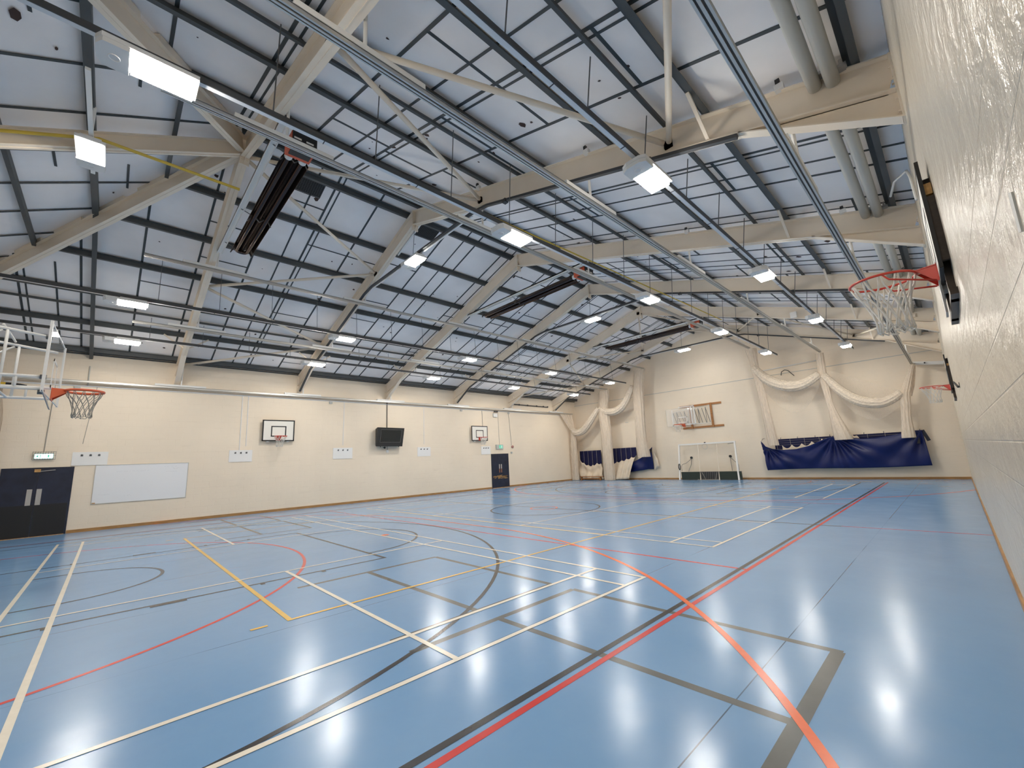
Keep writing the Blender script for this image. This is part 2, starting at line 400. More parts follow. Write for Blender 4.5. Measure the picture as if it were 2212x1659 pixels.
for a, b in ((17.74, 18.408), (18.412, 19.08)):
    m = MB(); m.box(XL, fx - .005, a, b, .012, 2.03); lf = m.build('door_leaf', 'navy', d)
    c = 18.33 if a < 18 else 18.49
    m = MB(); m.box(fx - .005, fx + .004, c - .04, c + .04, 1.16, 1.43); m.build('push_plate', 'brass', lf)
    m = MB(); m.box(fx - .005, fx + .004, c - .04, c + .04, .92, 1.15); sub(m.build('kick_plate', 'copper', lf), 'worn copper coloured plate')
    m = MB()
    for q in range(26):
        yy = rnd.uniform(a + .12, b - .02) if a < 18 else rnd.uniform(a + .02, b - .15); zz = rnd.gauss(.66, .055)
        m.bar((fx - .004, yy - rnd.uniform(.03, .12), zz), (fx - .004, yy + rnd.uniform(.03, .1), zz + rnd.uniform(-.02, .02)), rnd.uniform(.012, .035), .004, (1, 0, 0))
    m.build('scrape_mark', 'ochre', lf)
m = MB(); m.box(XL, fx + .05, 17.74, 19.08, 0, .03); m.build('threshold_strip', 'ochre', d)

# ---- court lines: paint on the floor
Z = [.0004]
class LN(MB):
    def seg(s, x0, y0, x1, y1, w=.04): Z[0] += 1.5e-5; s.z = Z[0]; a = Vector((x0, y0, s.z)); b = Vector((x1, y1, s.z)); q = (b - a).normalized(); nn = Vector((-q.y, q.x, 0)) * w / 2; s.poly([a - nn, b - nn, b + nn, a + nn])
    def arc(s, cx, cy_, r, a0, a1, w=.05, n=72):
        Z[0] += 1.5e-5
        for i in range(n):
            t0 = math.radians(a0 + (a1 - a0) * i / n); t1 = math.radians(a0 + (a1 - a0) * (i + 1) / n)
            s.poly([(cx + (r - w / 2) * math.cos(t0), cy_ + (r - w / 2) * math.sin(t0), Z[0]), (cx + (r + w / 2) * math.cos(t0), cy_ + (r + w / 2) * math.sin(t0), Z[0]), (cx + (r + w / 2) * math.cos(t1), cy_ + (r + w / 2) * math.sin(t1), Z[0]), (cx + (r - w / 2) * math.cos(t1), cy_ + (r - w / 2) * math.sin(t1), Z[0])])
    def done(s, mt, label):
        o = s.build('court_line', mt, floor); o['label'] = label; Z[0] += .0003; return o
MY = 11.4; mir = lambda y: 2 * MY - y
# faint grey boxes
m = LN(True); GW = .075
for x0, x1 in ((9.9, 12.6), (12.955, 15.6), (0.93, 3.56), (-2.1, .55)):
    for q in ((lambda y: y, mir) if x1 < 15 else (lambda y: y,)):
        m.seg(x0, q(5.11), x1 + .03, q(5.11), GW); m.seg(x0, q(3.88), x1, q(3.88), GW)
        m.seg(x0, q(2.86), x0, q(5.11), GW); m.seg(x1, q(2.86), x1, q(5.11), GW * (1.25 if x1 > 15 else 1))
m.seg(15.6, 2.9, 15.62, 1.2, .09)
m.done('lgrey', 'grey box lines of small target courts')
# netball and hockey
m = LN(True); m.arc(6.7, -1.16, 4.88, -15, 195); m.arc(6.7, mir(-1.16), 4.88, 165, 375)
for x in (14.29, -.9): m.seg(x, -1.2, x, 24.25, .055)
for y in (7.21, mir(7.21)): m.seg(-.9, y, 14.29, y, .05)
for x0, x1 in ((14.65, 16.68),): m.seg(x0, 11.58, x1, 11.64, .035)
m.done('lred', 'red netball court lines')
# black basketball
m = LN(True)
for x in (14.19, -.79): m.seg(x, -1.35, x, 24.2, .055)
m.seg(-.79, -1.35, 14.19, -1.35); m.seg(-.79, mir(-1.35), 14.19, mir(-1.35))
m.seg(-.8, 11.44, 14.65, 11.56, .05); m.arc(6.7, 11.5, 1.8, 0, 360)
for q, sg in ((lambda y: y, 1), (mir, -1)):
    m.arc(6.7, q(.42), 6.73, 0 if sg > 0 else 180, 180 if sg > 0 else 360, .05)
    for x in (-.03, 13.43): m.seg(x, q(-1.3), x, q(.42), .05)
    for x in (4.24, 9.16): m.seg(x, q(-1.3), x, q(4.55), .05)
    m.seg(4.22, q(4.53), 9.19, q(4.53), .055); m.arc(6.7, q(4.55), 1.8, 0 if sg > 0 else 180, 180 if sg > 0 else 360, .05)
    for x, s2 in ((4.18, -1), (9.22, 1)):
        m.seg(x, q(1.34), x, q(1.71), .09)
        for y in (.45, 2.59, 3.45): m.seg(x, q(y - .03), x, q(y + .03), .1)
    m.arc(6.7, q(.40), 1.24, 0 if sg > 0 else 180, 180 if sg > 0 else 360, .05)
    for x in (5.46, 7.94): m.seg(x, q(0.0), x, q(.40), .05)
m.done('lblack', 'black basketball court lines')
m = LN(True)
for q, sg in ((lambda y: y, 1), (mir, -1)):
    for c, a0, a1 in ((8.2, 0, 90), (5.2, 90, 180)):
        m.arc(c, q(-1.2), 9.0, a0 * sg, a1 * sg, .06)
    m.seg(5.2, q(7.8), 8.2, q(7.8), .06)
    m.arc(6.8, q(5.72), .05, 0, 360, .09, 20)
m.arc(6.7, 11.45, .44, 0, 360, .05, 40)
m.done('lorange', 'orange hockey shooting arcs and spots')
m = LN(True); m.seg(11.19, 2.385, 11.19, mir(2.385), .05); m.seg(2.28, 2.385, 2.28, mir(2.385), .05)
for y in (2.395, 8.40, mir(8.40), mir(2.395)): m.seg(2.25, y, 11.22, y, .055)
for x in (2.28, 11.19):
    for y in (2.1, mir(2.1)): m.seg(x, y - .08, x, y + .08, .05)
m.done('lyellow', 'yellow volleyball court lines')
# white badminton courts across the hall
m = LN(True)
for y0, part in ((0, 1), (8.34, 1), (16.965, 1)):
    for x in (.02, .78, 4.72, 8.68, 12.62, 13.38): m.seg(x, y0, x, y0 + 6.1, .05)
    for y in (.02, .48, 5.62, 6.08): m.seg(0, y0 + y, 13.4, y0 + y, .05)
    m.seg(0, y0 + 3.05, 4.72, y0 + 3.05, .05); m.seg(8.68, y0 + 3.05, 13.4, y0 + 3.05, .05)
m.done('lwhite', 'white badminton court lines')
# ================================================================== ROOF STEEL
def ibeam(m, a, b, depth, wd=.16, tf=.016, side=None):
    """I section hanging below the line a-b (top of the beam); vertical web"""
    a = Vector(a); b = Vector(b); dz = Vector((0, 0, 1))
    for o, h, ww in ((-tf / 2, tf, wd), (-depth + tf / 2, tf, wd), (-depth / 2, depth, .012)):
        m.bar(a + dz * o, b + dz * o, ww, h)
FL = ['first', 'second', 'third', 'fourth', 'fifth', 'sixth and last']
RD = .44
for i, y in enumerate(FR):
    t = thing('roof_frame', FL[i] + ' cream steel roof frame counted from the hipped roof end', 'roof frame', (XM, y, ZR), group='cream portal frames of the roof')
    for sx in (-1, 1):
        xe = XM + sx * 9.93
        m = MB(); ibeam(m, (XM, y, ZR), (xe, y, zr(xe)), RD)
        m.build('rafter', 'cream', t)
        m = MB(); xh = XM + sx * 8.42; zh = zr(xh) - RD + .01; ze = zr(xe) - RD
        m.prism([(xh, y - .006, zh), (xe, y - .006, ze), (xe, y - .006, 4.97)], (0, .012, 0))
        m.bar((xh, y, zh), (xe, y, 4.97), .16, .016)
        m.build('haunch', 'cream', t)
        m = MB(); m.box(min(xe, xe + sx * .02), max(xe, xe + sx * .02), y - .09, y + .09, 4.95, zr(xe)); 
        for zz in (5.05, 5.2, 5.45, 5.6):
            for yy in (-.05, .05): m.cyl((xe - sx * .02, y + yy, zz), (xe, y + yy, zz), .013, 6)
        m.build('end_plate', 'cream', t)
        xk = XM + sx * 8.04
        for sy2 in (-1, 1): m = MB(); m.bar((xk, y + sy2 * .05, zr(xk) - RD + .04), (xk, y + sy2 * .62, zr(xk) + .01), .045, .045); m.build('knee_brace', 'cream', t)
    m = MB(); m.box(XM - .02, XM + .02, y - .09, y + .09, ZR - .62, ZR)
    for zz in (.1, .22, .34, .5):
        for yy in (-.05, .05): m.cyl((XM - .035, y + yy, ZR - zz), (XM + .035, y + yy, ZR - zz), .014, 6)
    m.prism([(XM - .13, y - .007, ZR - .43), (XM + .13, y - .007, ZR - .43), (XM, y - .007, ZR - .6)], (0, .014, 0))
    m.build('apex_plate', 'cream', t)
# hip members
for sx, nm in ((-1, 'door wall'), (1, 'glossy wall')):
    t = thing('hip_beam', 'cream steel hip beam running down to the corner of the %s' % nm, 'roof beam', (XM, YA, ZR), group='cream beams of the hipped roof end')
    a = Vector((XM + sx * .1, YA - .07, ZR - .04)); b = Vector((XM + sx * 9.85, YN + .05, zr(XM + sx * 9.85)))
    m = MB(); ibeam(m, a, b, .36, .15); m.build('beam', 'cream', t)
    dv = (b - a)
    for k in range(9):
        p = a + dv * (.06 + .105 * k); q = a + dv * (.13 + .105 * k)
        m = MB(); m.bar(p + Vector((0, 0, .07)), q + Vector((0, 0, .07)), .10, .12); m.build('packer', 'cream', t)
t = thing('hip_beam', 'cream steel beam running from the nearest frame apex straight towards the near wall', 'roof beam', (XM, YA, ZR), group='cream beams of the hipped roof end')
m = MB(); ibeam(m, (XM, YA - .1, ZR - .1), (XM, YN + .05, zn(YN) - .0), .34, .15); m.build('beam', 'cream', t)
# purlins
def zpurlin(m, p, q, h, wd, sx):
    a = Vector(p); b = Vector(q); u = Vector((0, 0, 1)); s = Vector((1, 0, 0)) * sx
    m.bar(a + u * (h / 2), b + u * (h / 2), .012, h)
    m.bar(a + s * (wd / 2) + u * .006, b + s * (wd / 2) + u * .006, wd, .014)
    m.bar(a - s * (wd / 2) + u * (h - .008), b - s * (wd / 2) + u * (h - .008), wd, .012)
for sx, nm in ((-1, 'door wall'), (1, 'glossy wall')):
    for i, d in enumerate(PUR):
        x = XM + sx * d; y0 = YA - d * (YA - YN) / 9.95 + .06
        m = MB(); zpurlin(m, (x, y0, zr(x) + .002), (x, YF, zr(x) + .002), CE - .012, .07, sx)
        tag(m.build('roof_purlin', 'steel'), '%s thick dark purlin from the ridge on the roof slope towards the %s' % (ORD[i], nm), 'purlin', 'dark purlins on the %s side' % nm)
    for i, d in enumerate([7.2] if sx < 0 else [4.25, 7.45]):
        x = XM + sx * d; y0 = max(YA, YA - d * (YA - YN) / 9.95) + .2 if d < 4 else YA - d * (YA - YN) / 9.95 + .3
        m = MB(); m.bar((x, y0, zr(x) + .08), (x, YF, zr(x) + .08), .05, .06)
        tag(m.build('support_rail', 'steel'), '%s thin dark rail between the purlins on the %s side of the roof' % (ORD[i], nm), 'rail', 'thin dark rails between purlins')
for i, y in enumerate((1.15, 0.02, -1.02, -2.15, -3.3)):
    h = hipx(y) - .12
    m = MB(); zz = zn(y)
    m.bar((XM - h, y, zz + .075), (XM + h, y, zz + .075), .07 if i != 1 else .11, .14)
    if i == 1:
        for sx in (-1, 1): m.bar((XM + sx * h, y, zr(XM + sx * h) + .02), (XM + sx * 9.9, y, zr(XM + sx * 9.9) - .06), .09, .10)
    tag(m.build('roof_purlin', 'steel'), ['dark purlin next to the first frame on the hipped roof end', 'broad dark steel member carrying a lamp, bending down to the door wall', 'dark purlin third down the hipped roof end', 'dark purlin fourth down the hipped roof end', 'lowest dark purlin of the hipped roof end'][i], 'purlin', 'dark purlins of the near roof face')
m = MB(); m.tube([(XL + .12, YN + .1, 5.86), (XL + .12, YF - .05, 5.86)], .035, 6); m.tube([(XL + .06, YN + .1, 5.80), (XL + .06, YF - .05, 5.79)], .022, 6)
tag(m.build('eaves_cable', 'conduit'), 'dark cable run along the top of the door wall under the eaves', 'cable')
m = MB(); m.tube([(XL + .05, 19.6, 5.26), (XL + .05, 23.15, 5.24)], .035, 8)
for y in (19.62, 20.3, 21.1, 22.0, 22.7, 23.13): m.tube([(XL + .05, y - .03, 5.26), (XL + .05, y + .03, 5.26)], .055, 8)
tag(m.build('wall_bar', 'conduit'), 'black bar with clips high on the door wall by the netted corner', 'bar')
# bracing tubes
br = []
for (ya, yb, s) in ((2.35, 6.6, 1), (19.35, 23.7, 1)):
    nodes = [(-2.7, 0), (-.2, 1), (1.95, 0), (4.3, 1), (6.6, 0), (9.73, 1), (11.85, 0), (14.22, 1), (16.2, 0)]
    for (xa, ka), (xb, kb) in zip(nodes, nodes[1:]):
        br.append(((xa, yb if ka else ya), (xb, yb if kb else ya), ya))
for i, (a, b, ya) in enumerate(br):
    k = i % 8
    za, zb = zr(a[0]) - .27, zr(b[0]) - .27
    A1 = Vector((a[0], a[1], za)); B1 = Vector((b[0], b[1], zb)); dv = (B1 - A1).normalized() * .1
    m = MB(); m.tube([A1 + dv, B1 - dv], .042 if ya < 5 else .038, 10)
    where = 'between first and second roof frames' if ya < 5 else 'between the last two roof frames'
    side = ORD[k] + ' diagonal cream brace tube from the door wall ' + where
    t = thing('brace_tube', side, 'brace', tuple(A1), group='diagonal brace tubes of the roof')
    m.build('tube', 'cream', t, smooth=True)
    for P in (A1, B1): m = MB(); m.box(P.x - .06, P.x + .06, P.y - .05, P.y + .05, P.z - .06, P.z + .06); m.build('cleat', 'cream', t)
# grey eaves tubes
ye = [-3.9] + FR + [YF]
for i, (a, b) in enumerate(zip(ye, ye[1:])):
    for j, x in enumerate((16.03, 16.2)):
        nm = ['inner', 'outer'][j]
        if i == 0: continue
        wh = ['', 'between the first and second roof frames', 'between the second and third roof frames', 'between the third and fourth roof frames', 'between the fourth and fifth roof frames', 'between the fifth and sixth roof frames', 'between the last roof frame and gable'][i]
        t = thing('eaves_tube', '%s fat grey eaves tube %s' % (nm, wh), 'tube', (x, a, zr(x)), group='fat grey tubes along the eaves of the glossy wall')
        m = MB(); m.tube([(x, a + .02, zr(x) - .09), (x, b - .02, zr(x) - .09)], .072, 16); m.build('tube', 'tubegrey', t, smooth=True)
        for yy in (a + .11, b - .11):
            m = MB(); m.box(x + .05, x + .15, yy - .05, yy + .05, zr(x) - .06, zr(x) - .02); m.box(x + .085, x + .115, yy - .02, yy + .02, zr(x) - .02, zr(x) + .06); m.build('clamp', 'steelplate', t)
# roof vents
for i, (y, lb) in enumerate(((3.9, 'dark slotted roof vent at the ridge beside the near heater'), (7.4, 'square dark roof vent grille behind the second frame'), (15.8, 'small dark roof vent grille behind the fourth frame'))):
    x0 = XM - .85; x1 = XM - .30
    t = thing('roof_vent', lb, 'vent', (XM - .55, y, zr(XM - .55)), group='roof vents below the ridge')
    m = MB(); q = [(x0, y - .32, zr(x0) + .11), (x1, y - .32, zr(x1) + .11), (x1, y + .32, zr(x1) + .11), (x0, y + .32, zr(x0) + .11)]
    m.prism(q, (0, 0, .06)); m.build('backing', 'black', t)
    m = MB()
    for k in range(13):
        f = k / 12; yy = y - .32 + .64 * f; xx = x0 + (x1 - x0) * f
        m.bar((x0, yy, zr(x0) + .10), (x1, yy, zr(x1) + .10), .012, .012); m.bar((xx, y - .32, zr(xx) + .095), (xx, y + .32, zr(xx) + .095), .012, .012)
    m.build('grille', 'conduit', t)
# white flashing rail beside vents
m = MB(); m.bar((4.9, 7.02, zr(4.9) + .07), (6.5, 7.02, zr(6.5) + .07), .05, .06); tag(m.build('vent_flashing', 'white'), 'pale metal strip beside the square vent behind the second frame', 'flashing')
m = MB(); m.bar((4.9, 15.5, zr(4.9) + .06), (6.5, 15.5, zr(6.5) + .06), .09, .06); tag(m.build('vent_flashing', 'cream'), 'pale metal strip beside the vent behind the fourth frame', 'flashing')

# ================================================================== LIGHTS
def light_unit(label, loc, rz, dp=.052):
    """LED high bay; local +x is the lit end"""
    t = thing('high_bay_light', label, 'light', loc, rz, 'LED high bay lights')
    m = MB()
    m.prism([(-.43, -.10, .005), (-.38, -.185, .005), (.43, -.185, .005), (.43, .185, .005), (-.38, .185, .005), (-.43, .10, .005)], (0, 0, .05))
    m.prism([(-.42, -.10, -.05), (-.37, -.18, -.05), (-.162, -.18, -.05), (-.162, .18, -.05), (-.37, .18, -.05), (-.42, .10, -.05)], (0, 0, .06))
    m.box(-.12, .40, -.13, .13, .055, .10)
    m.build('housing', 'housing', t, world=False)
    m = MB(); m.hexa([(-.145, -.145, -dp), (.395, -.145, -dp), (.395, .145, -dp), (-.145, .145, -dp), (-.155, -.155, .004), (.405, -.155, .004), (.405, .155, .004), (-.155, .155, .004)])
    m.build('diffuser', 'led', t, world=False)
    m = MB(); m.tube([(-.28 + .045 * math.cos(q * PI / 10), .045 * math.sin(q * PI / 10), -.052) for q in range(20)], .006, 6, True)
    m.build('sensor_ring', 'white', t, world=False)
    return t
R1, R2 = 13.98, 11.03; R4, R5 = 2.43, -.42
ROWS = ((R1, 5.70, 'glossy wall side outer', 2.13), (R2, 6.05, 'glossy wall side inner', 2.13), (R4, 6.05, 'door wall side inner', 1.35), (R5, 5.72, 'door wall side outer', 1.35))
LY = [0.83, 6.36, 11.8, 17.2, 22.7]
for x, z, nm, st in ROWS:
    t = thing('light_trunking', 'pale metal trunking carrying the %s row of lamps' % nm, 'trunking', (x, -2.5, z), group='lighting trunking runs')
    m = MB(); m.box(x - .03, x + .03, -2.5, 24.55, z + .115, z + .165); m.build('channel', 'trunk', t)
    m = MB(); m.box(x + .031, x + .045, -2.5, 24.55, z + .115, z + .195); m.build('cable', 'conduit', t)
    y = 1.95 if x > 5 else 1.35; j = 0
    while y < 24.4:
        ztop = zr(x) + .06; xt = x + (.12 if x > XM else -.12)
        m = MB(); m.tube([(x, y, z + .16), (xt, y, zr(xt) + .06)], .009 if x > XM else .007, 5); m.build('chain', 'chain', t)
        y += 1.42 if x > XM else 1.36; j += 1
    for q in range(2, 17):
        yy = -1.9 + 1.5 * q; m = MB(); m.box(x - .034, x + .047, yy - .006, yy + .006, z + .11, z + .17); m.build('coupler', 'conduit', t)
    for i, y in enumerate(LY):
        light_unit('%s LED high bay lamp along the %s row' % (ORD[i], nm), (x, y - .1, z), PI / 2)
# ridge lamps across the hall on tie conduits
for i, (y, lb) in enumerate(((6.6, 'LED high bay lamp slung below the apex of the second frame'), (15.05, 'LED high bay lamp slung below the apex of the fourth frame'), (23.7, 'LED high bay lamp slung below the apex of the last roof frame'))):
    fr = ('second', 'fourth', 'last')[i]
    light_unit(lb, (6.72, y - .05, 7.28), 0.0)
    t = thing('lighting_conduit', 'dark conduit clipped under the %s roof frame and tying across below its apex' % fr, 'conduit', (XM, y, 7.4), group='dark conduits under the roof frames')
    pts = [(15.15, zr(15.15) - RD - .032), (10.0, zr(10.0) - RD - .032), (9.4, 7.47), (4.1, 7.47), (3.5, zr(3.5) - RD - .032), (-1.65, zr(-1.65) - RD - .032), (-2.85, 5.02)]
    m = MB()
    for p, q in zip(pts, pts[1:]): m.bar((p[0], y - .05, p[1]), (q[0], y - .05, q[1]), .07, .05)
    m.build('conduit', 'conduit', t)
    m = MB(); m.box(4.1, 9.4, y - .03, y + .01, 7.41, 7.44); m.build('channel', 'trunk', t)
    m = MB(); m.tube([(6.72, y - .05, 7.47), (6.75, y - .02, 8.3)], .008, 5); m.build('chain', 'chain', t)
    for x in (13.9, 12.2, 10.6): m = MB(); m.box(x - .05, x + .05, y - .1, y + .0, zr(x) - RD - .09, zr(x) - RD - .01); m.build('junction_box', 'conduit', t)
light_unit('LED high bay lamp fixed under the broad dark member of the hipped roof end', (7.03, .08, 7.14), 0.0, .004)
m = MB(); m.box(6.2, 9.0, .05, .11, 7.255, 7.30); m.box(7.4, 7.44, .06, .10, 7.30, 7.8); m.box(6.6, 6.64, .06, .10, 7.30, 7.8)
tag(m.build('light_trunking', 'white'), 'short white trunking strip above the lamp at the hipped roof end', 'trunking')

# ================================================================== HEATERS
def heater(y, label, tube_y):
    t = thing('radiant_heater', label, 'heater', (6.7, y, 7.45), group='radiant tube heaters below the ridge')
    m = MB(); m.box(3.75, 9.54, y - .03, y + .09, 7.46, 7.50); m.box(3.75, 9.54, y - .03, y - .015, 7.42, 7.5); m.box(3.75, 9.54, y + .075, y + .09, 7.42, 7.5)
    m.build('support_channel', 'white', t)
    ty = tube_y; z = 7.30
    m = MB(); pr = [(-.235, -.05), (-.18, .06), (-.11, .1), (-.03, .03), (0, .0), (.03, .03), (.11, .1), (.18, .06), (.235, -.05)]
    for (a, b), (c, e) in zip(pr, pr[1:]): m.poly([(4.4, ty + a, z + b), (8.9, ty + a, z + b), (8.9, ty + c, z + e), (4.4, ty + c, z + e)])
    m.build('reflector', 'brown', t, solid=.006)
    m = MB(); m.tube([(8.98, ty - .12, z), (4.55, ty - .12, z)] + [(4.55 - .12 * math.sin(q * PI / 8), ty - .12 * math.cos(q * PI / 8), z) for q in range(1, 8)] + [(4.55, ty + .12, z), (8.98, ty + .12, z)], .045, 10)
    m.build('radiant_tube', 'brown', t, smooth=True)
    for x in (4.45, 6.3, 8.85):
        m = MB(); m.tube([(x, ty + a, z + b - .03) for a, b in pr], .012, 6); m.tube([(x, ty, z + .03), (x, y + .03, 7.46)], .01, 5); m.build('hanger', 'chain', t)
    m = MB(); m.box(9.0, 9.42, ty - .21, ty + .21, z - .06, z + .16); bb = m.build('burner_box', 'hred', t)
    m = MB(); m.box(9.42, 9.46, ty - .2, ty + .2, z - .055, z + .15); m.box(9.05, 9.40, ty - .19, ty + .19, z + .16, z + .20); m.box(9.10, 9.41, ty - .17, ty + .17, z - .085, z - .06); m.build('fan_cover', 'black', bb)
    for k in range(2): m = MB(); m.box(9.455, 9.467, ty - .18 + .2 * k, ty - .06 + .2 * k, z + .0, z + .03); m.build('vent_slot', 'white', bb)
    for yy in (-.12, .12): m = MB(); m.cyl((8.9, ty + yy, z), (9.0, ty + yy, z), .07, 10); m.build('tube_collar', 'housing', t)
heater(2.40, 'near radiant tube heater with red burner box below the first frame', 2.80)
heater(10.80, 'radiant tube heater with orange red burner below the third frame', 11.2)
heater(19.35, 'small looking far radiant tube heater below the fifth frame', 19.75)
# gas pipe
m = MB(); m.tube([(6.88, -4.2, 5.62), (6.88, -.95, 7.13), (7.15, .16, 7.42), (7.10, 2.25, 7.42)], .028, 8)
tag(m.build('gas_pipe', 'yellow'), 'yellow gas pipe crossing below the hipped roof beams', 'pipe')
m = MB(); m.tube([(9.72, 2.95, 7.27), (9.72, 3.0, 7.27), (10.01, 11.3, 7.27), (10.28, 19.8, 7.27)], .02, 8)
tag(m.build('gas_pipe', 'yellow'), 'yellow gas pipe feeding the red heater burners along the roof', 'pipe')

# ================================================================== NET TRACKS
def track(x, z, y0, y1, label, wide, rods):
    t = thing('curtain_track', label, 'track', (x, y0, z), group='aluminium net curtain tracks')
    m = MB(); m.box(x - .05, x - .03, y0, y1, z - .03, z + .03); m.box(x + .03, x + .05, y0, y1, z - .03, z + .03); m.box(x - .05, x + .05, y0, y1, z + .02, z + .035)
    m.box(x - .012, x + .012, y0, y1, z - .035, z + .02); m.build('rail', 'alu', t)
    m = MB(); m.box(x - .03, x + .03, y0 + .02, y1 - .02, z - .02, z - .012); m.build('runner_slot', 'conduit', t)
    for y in rods:
        m = MB(); m.box(x - .055, x + .055, y - .75, y + .75, z + .036, z + .105); br_ = m.build('bracket_bar', 'white', t)
        m = MB(); m.tube([(x, y, z + .10), (x, y, zr(x) - .10)], .024, 8); m.build('drop_rod', 'white', t)
fo = [y + .12 for y in FR]
track(3.24, 7.13, .95, 25.6, 'aluminium net track first from the ridge on the door wall side', 1, fo)
track(0.30, 6.19, .9, 25.6, 'aluminium net track second from the ridge on the door wall side', 1, fo)
track(-2.98, 4.83, -4.2, 25.7, 'pale net track running close along the door wall above the whiteboard', 1, fo)
track(9.62, 7.00, .85, 25.4, 'aluminium net track passing under the red burner of the near heater', 1, fo)
track(12.66, 6.12, .85, 25.4, 'aluminium net track second from the ridge on the glossy wall side', 1, fo)
track(15.72, 4.95, .85, 25.9, 'aluminium net track passing just above the red basketball rim', 1, [y for y in fo])
# ================================================================== BASKETBALL GOALS
def hoop_net(cx, cy_, z, r, ln, loops=12, skew=(0, 0), rad=.0045, mt='cord', parent=None, name='net', ragged=0.0):
    """diamond mesh cord net hanging from a rim, built as crossing cords"""
    q = random.Random(int(abs(cx * 77 + ln * 1000)))
    m = MB(); prof = [(0, 1.0), (.18, .90), (.34, .74), (.5, .64), (.66, .57), (.82, .54), (1.0, .56)]
    def P(a, k):
        f, s = prof[k]; return (cx + r * s * math.cos(a) + skew[0] * f, cy_ + r * s * math.sin(a) + skew[1] * f, z - ln * f + (q.uniform(-ragged, ragged) if k == 6 else 0))
    st = 2 * PI / loops
    for i in range(loops):
        a = i * st
        for sg in (-1, 1):
            pts = [P(a + sg * .03, 0)]
            for k in range(1, 7): pts.append(P(a + sg * st * .5 * (k - (.4 if k == 1 else 0)) * .62, k))
            m.tube(pts, rad, 5)
    for k in (6,):
        pass
    for i in range(loops):
        a = i * st * 1.0; m.tube([P(a + st * 1.86 * .5 * 1.0, 6), (cx + r * .5 * math.cos(a + st * 1.2) + skew[0], cy_ + r * .5 * math.sin(a + st * 1.2) + skew[1], z - ln * 1.06), P(a + st * 1.86, 6)], rad, 5)
    return m.build(name, mt, parent, smooth=True, world=False)
def ring(m, cx, cy_, z, r, tr=.0095): m.tube([(cx + r * math.cos(2 * PI * i / 40), cy_ + r * math.sin(2 * PI * i / 40), z) for i in range(40)], tr, 8, True)

def wall_goal(label, loc, rz, style):
    """practice goal on a wall: local x along the wall, y out of it"""
    t = thing('basketball_goal', label, 'basketball goal', loc, rz, 'practice basketball goals')
    W, Z0, Z1 = .61, 2.87, 3.75
    if style == 'white': yb, dep = .15, .10
    else: yb, dep = .065, .05; Z1 = 3.75 if style == 'black' else 3.80
    # frame behind
    for x in (-.38, .38):
        m = MB(); m.box(x - .05, x + .05, 0.0, yb - .022, Z0 - (.22 if style != 'white' else .04), Z1 - .08); m.build('timber_batten', 'darkwood' if style != 'white' else 'white', t, world=False)
    if style != 'white':
        
        for xa in (-.60, .565): m = MB(); m.box(xa, xa + .035, .0, yb - .02, Z0 + .05, Z1 - .3); m.build('edge_frame', 'darkwood', t, world=False)
        m = MB(); m.box(-.60, .60, .0, yb - .02, Z0 - .22, Z0 - .17); m.build('lower_rail', 'darkwood', t, world=False)
        m = MB(); m.box(-.59, -.45, .004, yb - .02, 3.47, 3.56); sub(m.build('packing_block', 'ochre', t, world=False), 'yellowish packing block')
    m = MB(); m.box(-W, W, yb - .02, yb, Z0, Z1); bd = m.build('backboard', 'board', t, world=False)
    m = MB(); b = .045; f0, f1 = yb - .021, yb + .002
    m.box(-W - .004, -W + b, f0, f1, Z0, Z1); m.box(W - b, W + .004, f0, f1, Z0, Z1); m.box(-W, W, f0, f1, Z0 - .004, Z0 + b); m.box(-W, W, f0, f1, Z1 - b, Z1 + .004)
    m.build('border', 'black', bd, world=False)
    m = MB(); f0 = yb; x = .29; za, zb = 3.05, 3.50
    m.box(-x, -x + b, f0, f1, za, zb); m.box(x - b, x, f0, f1, za, zb); m.box(-x, x, f0, f1, za, za + b); m.box(-x, x, f0, f1, zb - b, zb)
    m.build('target_square', 'black', bd, world=False)
    r = .23; cyy = yb + .13 + r; z = 3.05
    m = MB(); ring(m, 0, cyy, z, r, .011)
    for sx in (-1, 1):
        m.tube([(sx * r * .92, cyy - .02, z), (sx * r * .92, cyy - .06, z - .055), (sx * .10, yb + .02, z - .13)], .008, 6)
    m.build('rim', 'rim', t, smooth=True, world=False)
    m = MB(); m.prism([(-.09, yb + .003, z + .005), (.09, yb + .003, z + .005), (.05, cyy - r, z + .005), (-.05, cyy - r, z + .005)], (0, 0, .008))
    for sx in (-1, 1): m.prism([(sx * .085, yb + .003, z), (sx * .085, yb + .003, z - .15), (sx * .05, cyy - r, z)], (0.006 * sx, 0, 0))
    m.box(-.1, .1, yb, yb + .006, z - .16, z + .02)
    m.build('rim_bracket', 'rim', t, world=False)
    if style == 'black':
        m = MB(); m.box(-.11, .11, yb - .002, yb + .012, z - .42, z - .14); m.box(-.08, .08, .0, yb, z - .22, z - .16); m.build('mounting_plate', 'steelplate', t, world=False)
    hoop_net(0, cyy, z - .012, r * .97, .40 if style != 'black' else .44, 12, (.03, -.03), .0078 if style == 'black' else .0055, 'cord', t, ragged=.03)
    return t
wall_goal('white bordered basketball goal on the door wall between peg panel and television', (XL + .002, 5.85, 0), -PI / 2, 'white')
wall_goal('white bordered basketball goal on the door wall beside the scraped navy door', (XL + .002, 16.75, 0), -PI / 2, 'white')
wall_goal('close basketball goal seen edge-on with red rim and white cord net on the glossy wall', (XR, 5.80, 0), PI / 2, 'black')
wall_goal('distant basketball goal seen edge-on on the glossy wall near the blue crash sheet', (XR, 16.95, 0), PI / 2, 'dark')

